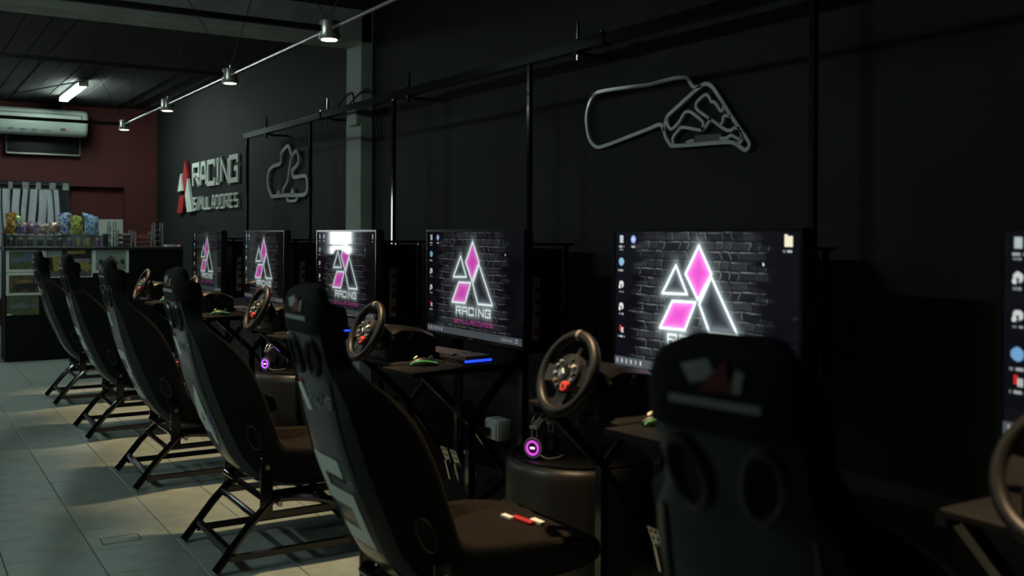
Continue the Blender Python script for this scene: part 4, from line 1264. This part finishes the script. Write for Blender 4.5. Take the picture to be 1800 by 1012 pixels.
poster('unframed photograph of a silver racing car on grass, lowest left', 1.01, 1.308, .678, .482, 0.0, [('grass', [(0, .6), (1, .6), (1, 1), (0, 1)], grass), ('car', car(.05, .75, .33, .68), silver), ('rear_wheels', [(.78, .45), (.97, .40), (.97, .62), (.78, .65)], silver), ('corner_glare', [(0, .92), (.14, .92), (.14, 1), (0, 1)], M['white'])], sky)
poster('photograph of yellow racing cars, top middle of the counter front', 1.372, 1.83, 1.172, .862, .010, [('track', [(0, .78), (1, .78), (1, 1), (0, 1)], asphalt), ('building', [(.02, .0), (.33, .0), (.33, .3), (.02, .3)], palep), ('yellow_car', car(.55, 1.0, .35, .85), yellow), ('lilac_panel', [(.60, .35), (.97, .35), (.97, .48), (.62, .48)], lilac), ('yellow_car', [(.12, .3), (.40, .25), (.42, .75), (.15, .8)], yellow), ('far_car', [(.45, .06), (.85, .04), (.86, .16), (.46, .18)], yellow)], dark)
poster('photograph of a single seat racing car head on, right of the yellow cars', 1.832, 2.197, 1.172, .905, .028, [('track', full, mat('photo_grey_green', (.20, .24, .20), .5)), ('wheel', [(.1, .45), (.22, .45), (.22, .68), (.1, .68)], dark), ('wheel', [(.82, .45), (.94, .45), (.94, .68), (.82, .68)], dark), ('car', [(.25, .65), (.4, .35), (.5, .22), (.6, .35), (.78, .65), (.6, .72), (.4, .72)], brown)], palep)

# clear display shelf with small jars, snack bags on top
TZ = 1.184
acrylic = mat('clear_acrylic', (.40, .44, .44), .12, spec=.5, vary=.03, alpha=.28)
t = thing('display_shelf', 'low clear display shelf with black ends on the counter', 'shelf', (1.0, CFY + .12, TZ))
part('base_plate', box(0, .99, 0, .20, 0, .006), acrylic, t)
part('top_plate', box(0, .99, 0, .20, .124, .130), acrylic, t)
part('back_plate', box(0, .99, .196, .20, .006, .124), mat('frosted_plastic', (.34, .37, .37), .4), t)
for a in (-.014, .982):
    part('end_post', box(a, a + .022, -.006, .206, 0, .142), M['black_plastic'], t)
jc = [mat('jar_dark', (.05, .06, .05), .4), mat('jar_violet', (.16, .07, .18), .4), mat('jar_olive', (.20, .22, .08), .4), mat('jar_white', (.45, .48, .45), .4)]
for k in range(10):
    lab = ['leftmost small jar on the display shelf', 'second small jar from the left on the display shelf', 'third small jar on the display shelf', 'fourth small jar on the display shelf', 'fifth small jar on the display shelf', 'sixth small jar on the display shelf', 'seventh small jar, violet, on the display shelf', 'eighth small jar, olive, on the display shelf', 'ninth small jar from the left on the display shelf', 'rightmost small violet jar on the display shelf'][k]
    mm = jc[[0, 0, 0, 0, 0, 0, 1, 2, 2, 1][k]]
    j = thing('small_jar', lab, 'jar', (1.055 + k * .095, CFY + .19, TZ + .006), 0, 'small jars on the display shelf')
    part('jar', lambda: lathe([(.020, 0), (.027, .006), (.028, .05), (.020, .066), (.018, .07)], 14), mm, j, key='jar', smooth=True)
    part('lid', lambda: lathe([(.019, .07), (.022, .072), (.022, .088), (.015, .09)], 14), jc[3], j, key='jarlid', smooth=True)

def foil(name, cols, scale=22):
    m = mat(name, cols[0], .25, vary=.2, scale=scale)
    rp = [n for n in m.node_tree.nodes if n.type == 'VALTORGB'][0].color_ramp
    rp.interpolation = 'CONSTANT'
    while len(rp.elements) > 1:
        rp.elements.remove(rp.elements[-1])
    rp.elements[0].position = 0
    rp.elements[0].color = tuple(cols[0]) + (1,)
    for p, c in zip((.42, .52, .60), cols[1:]):
        e = rp.elements.new(p)
        e.color = tuple(c) + (1,)
    return m
def bag_geo(w_, h_, seed):
    rg = random.Random(seed)
    V, F = [], []
    nx, nz = 7, 8
    sk = rg.uniform(-.25, .25)
    for side in (-1, 1):
        for j in range(nz + 1):
            for i in range(nx + 1):
                a, b = i / nx, j / nz
                bulge = (math.sin(math.pi * a) ** .6) * (math.sin(math.pi * b) ** .7) * .030 + rg.uniform(-.006, .006)
                V.append(((a - .5) * w_ * (1 - .16 * math.sin(math.pi * b)) + sk * (b - .5) * w_ + rg.uniform(-.005, .005), side * bulge, b * h_ * (1 + .10 * math.sin(3 * a + seed)) + rg.uniform(-.006, .006)))
    n = (nx + 1) * (nz + 1)
    for s in range(2):
        for j in range(nz):
            for i in range(nx):
                o = s * n + j * (nx + 1) + i
                F.append((o, o + 1, o + nx + 2, o + nx + 1))
    return V, F
bags = [  # x, y offset, width, height, colours, words
    (1.055, .10, .11, .205, [(.42, .22, .03), (.20, .08, .02), (.50, .36, .08), (.30, .30, .32)], 'orange snack bag at the left end of the shelf'),
    (1.135, .14, .09, .185, [(.16, .12, .30), (.24, .42, .04), (.34, .52, .08), (.16, .12, .30)], 'lime and violet snack bag beside the orange one'),
    (1.17, .07, .10, .125, [(.10, .07, .26), (.26, .24, .36), (.30, .14, .06), (.12, .08, .24)], 'violet snack bag left of the brown striped one'),
    (1.265, .11, .12, .135, [(.22, .12, .12), (.14, .10, .28), (.34, .20, .16), (.18, .14, .30)], 'brown and violet striped snack bag on the display shelf'),
    (1.375, .08, .12, .115, [(.30, .28, .26), (.24, .10, .08), (.42, .42, .38), (.12, .14, .10)], 'pale snack bag with rusty print on the display shelf'),
    (1.48, .11, .12, .125, [(.26, .26, .22), (.30, .06, .04), (.36, .38, .30), (.10, .10, .08)], 'cream and red snack bag in the middle of the shelf'),
    (1.585, .14, .13, .215, [(.05, .07, .34), (.40, .45, .50), (.06, .10, .42), (.28, .32, .46)], 'tall dark blue snack bag behind the cream one'),
    (1.70, .09, .15, .185, [(.24, .26, .18), (.38, .46, .06), (.10, .12, .08), (.30, .22, .10)], 'yellow green snack bag left of the big blue one'),
    (1.85, .12, .17, .215, [(.06, .18, .48), (.40, .56, .66), (.10, .26, .56), (.16, .20, .10)], 'big bright blue snack bag at the right end of the shelf')]
for k, (x, dy, w_, h_, cols, lb) in enumerate(bags):
    m1 = foil('bag_foil_%d' % k, cols)
    t = thing('snack_bag', lb, 'snack bag', (x, CFY + .12 + dy, TZ + .137), R(random.uniform(-14, 14)), 'snack bags on the display shelf')
    part('bag', bag_geo(w_, h_, k), m1, t, smooth=True)

# racks on the right half of the counter
def rack(x, y, w_, levels, dz, label, tray, item, posts):
    t = thing('acrylic_rack', label, 'rack', (x, y, TZ), 0, 'clear racks on the counter')
    hh = levels * dz
    for a in (0, w_):
        for b in (0, .12):
            part('post', box(a - .006, a + .006, b - .006, b + .006, 0, hh + .02), posts, t)
    for k in range(levels):
        tr = part('tray', box(-.004, w_ + .004, -.004, .124, k * dz, k * dz + .012), tray, t)
        part('goods', g(*[rbox(w_ * (i + .15) / 3, w_ * (i + .85) / 3, .02, .09, k * dz + .012, k * dz + .012 + dz * .5, .004, 1) for i in range(max(1, round(w_ / .05)) if w_ < .2 else 3)]), item, tr, kind='stuff')
rack(2.03, CFY + .16, .06, 3, .085, 'narrow clear rack with three black items before the pale panel', acrylic, M['black_plastic'], M['grey'])
rack(2.125, CFY + .20, .135, 3, .055, 'three shelf rack with dark trays before the pale panel', M['black_plastic'], M['grey'], M['grey'])
rack(2.30, CFY + .17, .17, 3, .05, 'low clear rack with red goods before the red pillar', acrylic, mat('dark_red_goods', (.22, .03, .03), .4), M['grey'])
rack(2.50, CFY + .15, .085, 4, .062, 'tallest clear rack with four tiers at the right', acrylic, M['black_plastic'], M['grey'])
t = thing('paper_stack', 'small pale stack of papers on the counter end', 'papers', (2.66, CFY + .14, TZ), R(12))
for k in range(3):
    part('sheet', box(-.05, .05, -.04, .04, k * .008, k * .008 + .007), M['white'], t)
t = thing('red_box', 'small red and white box on the counter by the wall', 'box', (2.735, CFY + .02, TZ), R(-8))
part('carton', rbox(-.028, .028, -.03, .03, 0, .024, .003, 1), M['redp'], t)
part('label_strip', box(-.026, .01, -.031, -.029, .004, .020), M['white'], t)
t = thing('wall_panel', 'pale panel standing on the red wall behind the racks', 'panel', (2.265, FY - .03, .90))
part('board', rbox(-.16, .128, -.02, .02, 0, .60, .006, 1), M['pale_plastic'], t)
part('edge_trim', box(-.165, -.155, -.024, .024, 0, .605), M['grey'], t)

# curtain
t = thing('curtain', 'pale striped tab-top curtain hanging at the window', 'curtain', (1.1, FY - .16, 0))
CX0, CX1 = .50 - 1.1, 1.78 - 1.1
part('rod', tube([(CX0 - .05, 0, 1.885), (CX1 + .03, 0, 1.885)], .010, 8), M['black_matte'], t, smooth=True)
part('heading', box(CX0, CX1, .012, .018, 1.82, 1.93), M['curtain_dark'], t)
def fold_y(x):
    return .022 * math.sin(x * 2 * math.pi / .105) + .008 * math.sin(x * 31)
edges = []
x = CX0
k = 0
rg = random.Random(4)
while x < CX1 - .01:
    wv = rg.uniform(.045, .085) if k % 2 == 0 else rg.uniform(.008, .018)
    if x > CX1 - .11:
        wv = .11
    x2 = min(x + wv, CX1)
    V, F = [], []
    nn = 4
    for j in range(7):
        zz = .58 + (1.835 - .58) * j / 6
        lean = .02 * math.sin(j * .9 + x * 9)
        for i in range(nn + 1):
            xx = x + (x2 - x) * i / nn
            V.append((xx + lean, fold_y(xx) * (1 - .3 * j / 6) - .01, zz))
        for i in range(nn, -1, -1):
            xx = x + (x2 - x) * i / nn
            V.append((xx + lean, fold_y(xx) * (1 - .3 * j / 6) - .007, zz))
    m_ = 2 * (nn + 1)
    for j in range(6):
        for i in range(m_):
            q = (i + 1) % m_
            F.append((j * m_ + i, j * m_ + q, (j + 1) * m_ + q, (j + 1) * m_ + i))
    part('curtain_stripe', (V, F), M['curtain_pale'] if (k % 2 == 0 and x < CX1 - .12) else M['curtain_dark'], t, smooth=True)
    x = x2
    k += 1
for i in range(9):
    xx = CX0 + .06 + i * .142
    wd = rg.uniform(.03, .075)
    if xx + wd < CX1:
        part('tab', rbox(xx, xx + wd, -.012, .012, 1.83, 1.915, .004, 1), mat('tab_cloth', (.26, .27, .26), .9), t)

# air conditioner hanging before the wall, small television behind it
t = thing('air_conditioner', 'white ceiling air conditioner with rounded ends above the counter', 'air conditioner', (1.18, 12.2, 2.44))
def ac_body():
    prof = [(0.24, .0), (.10, -.005), (.045, .02), (.012, .07), (0.0, .13), (0.0, .20), (.012, .25), (.05, .285), (.12, .298), (.24, .298)]
    V, F = [], []
    st_ = [(-.78, .80), (-.765, .95), (-.74, 1.0), (.69, 1.0), (.715, .96), (.733, .87), (.738, .78)]
    n = len(prof)
    for x, s in st_:
        for (y, z) in prof:
            V.append((x, .24 - (.24 - y) * s, .149 + (z - .149) * (s * .5 + .5)))
    for i in range(len(st_) - 1):
        for j in range(n):
            q = (j + 1) % n
            F.append((i * n + j, i * n + q, (i + 1) * n + q, (i + 1) * n + j))
    F += [tuple(range(n)), tuple(range((len(st_) - 1) * n, len(st_) * n))]
    return V, F
body = part('body', ac_body(), M['aircon'], t, smooth=True)
part('louver', box(-.70, .66, -.006, .004, .165, .225), M['aircon'], t)
part('louver_gap', box(-.71, .665, -.004, .012, .226, .232), M['slot'], t)
part('louver_end', box(.655, .662, -.007, .004, .165, .23), M['slot'], t)
part('top_vane', box(-.70, .68, .018, .04, .246, .262), M['aircon'], t)
part('display', box(.44, .49, -.004, .01, .060, .076), M['black_plastic'], t)
part('status_light', move(lathe([(.0035, -.003), (.006, 0)], 10, 'X'), (.505, .008, .068), Matrix.Rotation(R(90), 3, 'Z')), M['led_red'], t, label='red status light')
for k in range(5):
    part('vent_mark', box(-.2 + k * .12, -.15 + k * .12, .004, .02, .052, .058), M['grey'], t)
part('hanger', g(box(-.5, -.47, .12, .15, .29, CZ - 2.44), box(.47, .5, .12, .15, .29, CZ - 2.44)), M['black_matte'], t)

t = thing('wall_television', 'small dark television with silver lower edge, half behind the air conditioner', 'television', (1.49, 12.58, 2.235))
part('panel', rbox(-.385, .39, 0, .05, .012, .46, .005, 1), M['bezel'], t)
part('lower_bezel', rbox(-.388, .393, -.006, .05, -.002, .020, .003, 1), M['steel'], t)
for a in (-.388, .385):
    part('side_bezel', box(a, a + .008, -.005, .05, .02, .46), M['grey'], t)
part('wall_bracket', box(-.1, .1, .05, .09, .15, .35), M['black_matte'], t)

# a loose cable along the ceiling boards
tag(part('ceiling_cable', tube(smooth_path([(1.60, 10.36, CZ - .03), (1.4, 10.9, CZ - .03), (1.12, 11.7, CZ - .035), (1.02, 12.1, CZ - .06)], 5), .006, 6), M['rubber'], smooth=True), 'thin dark cable along the ceiling to the air conditioner', 'cable')
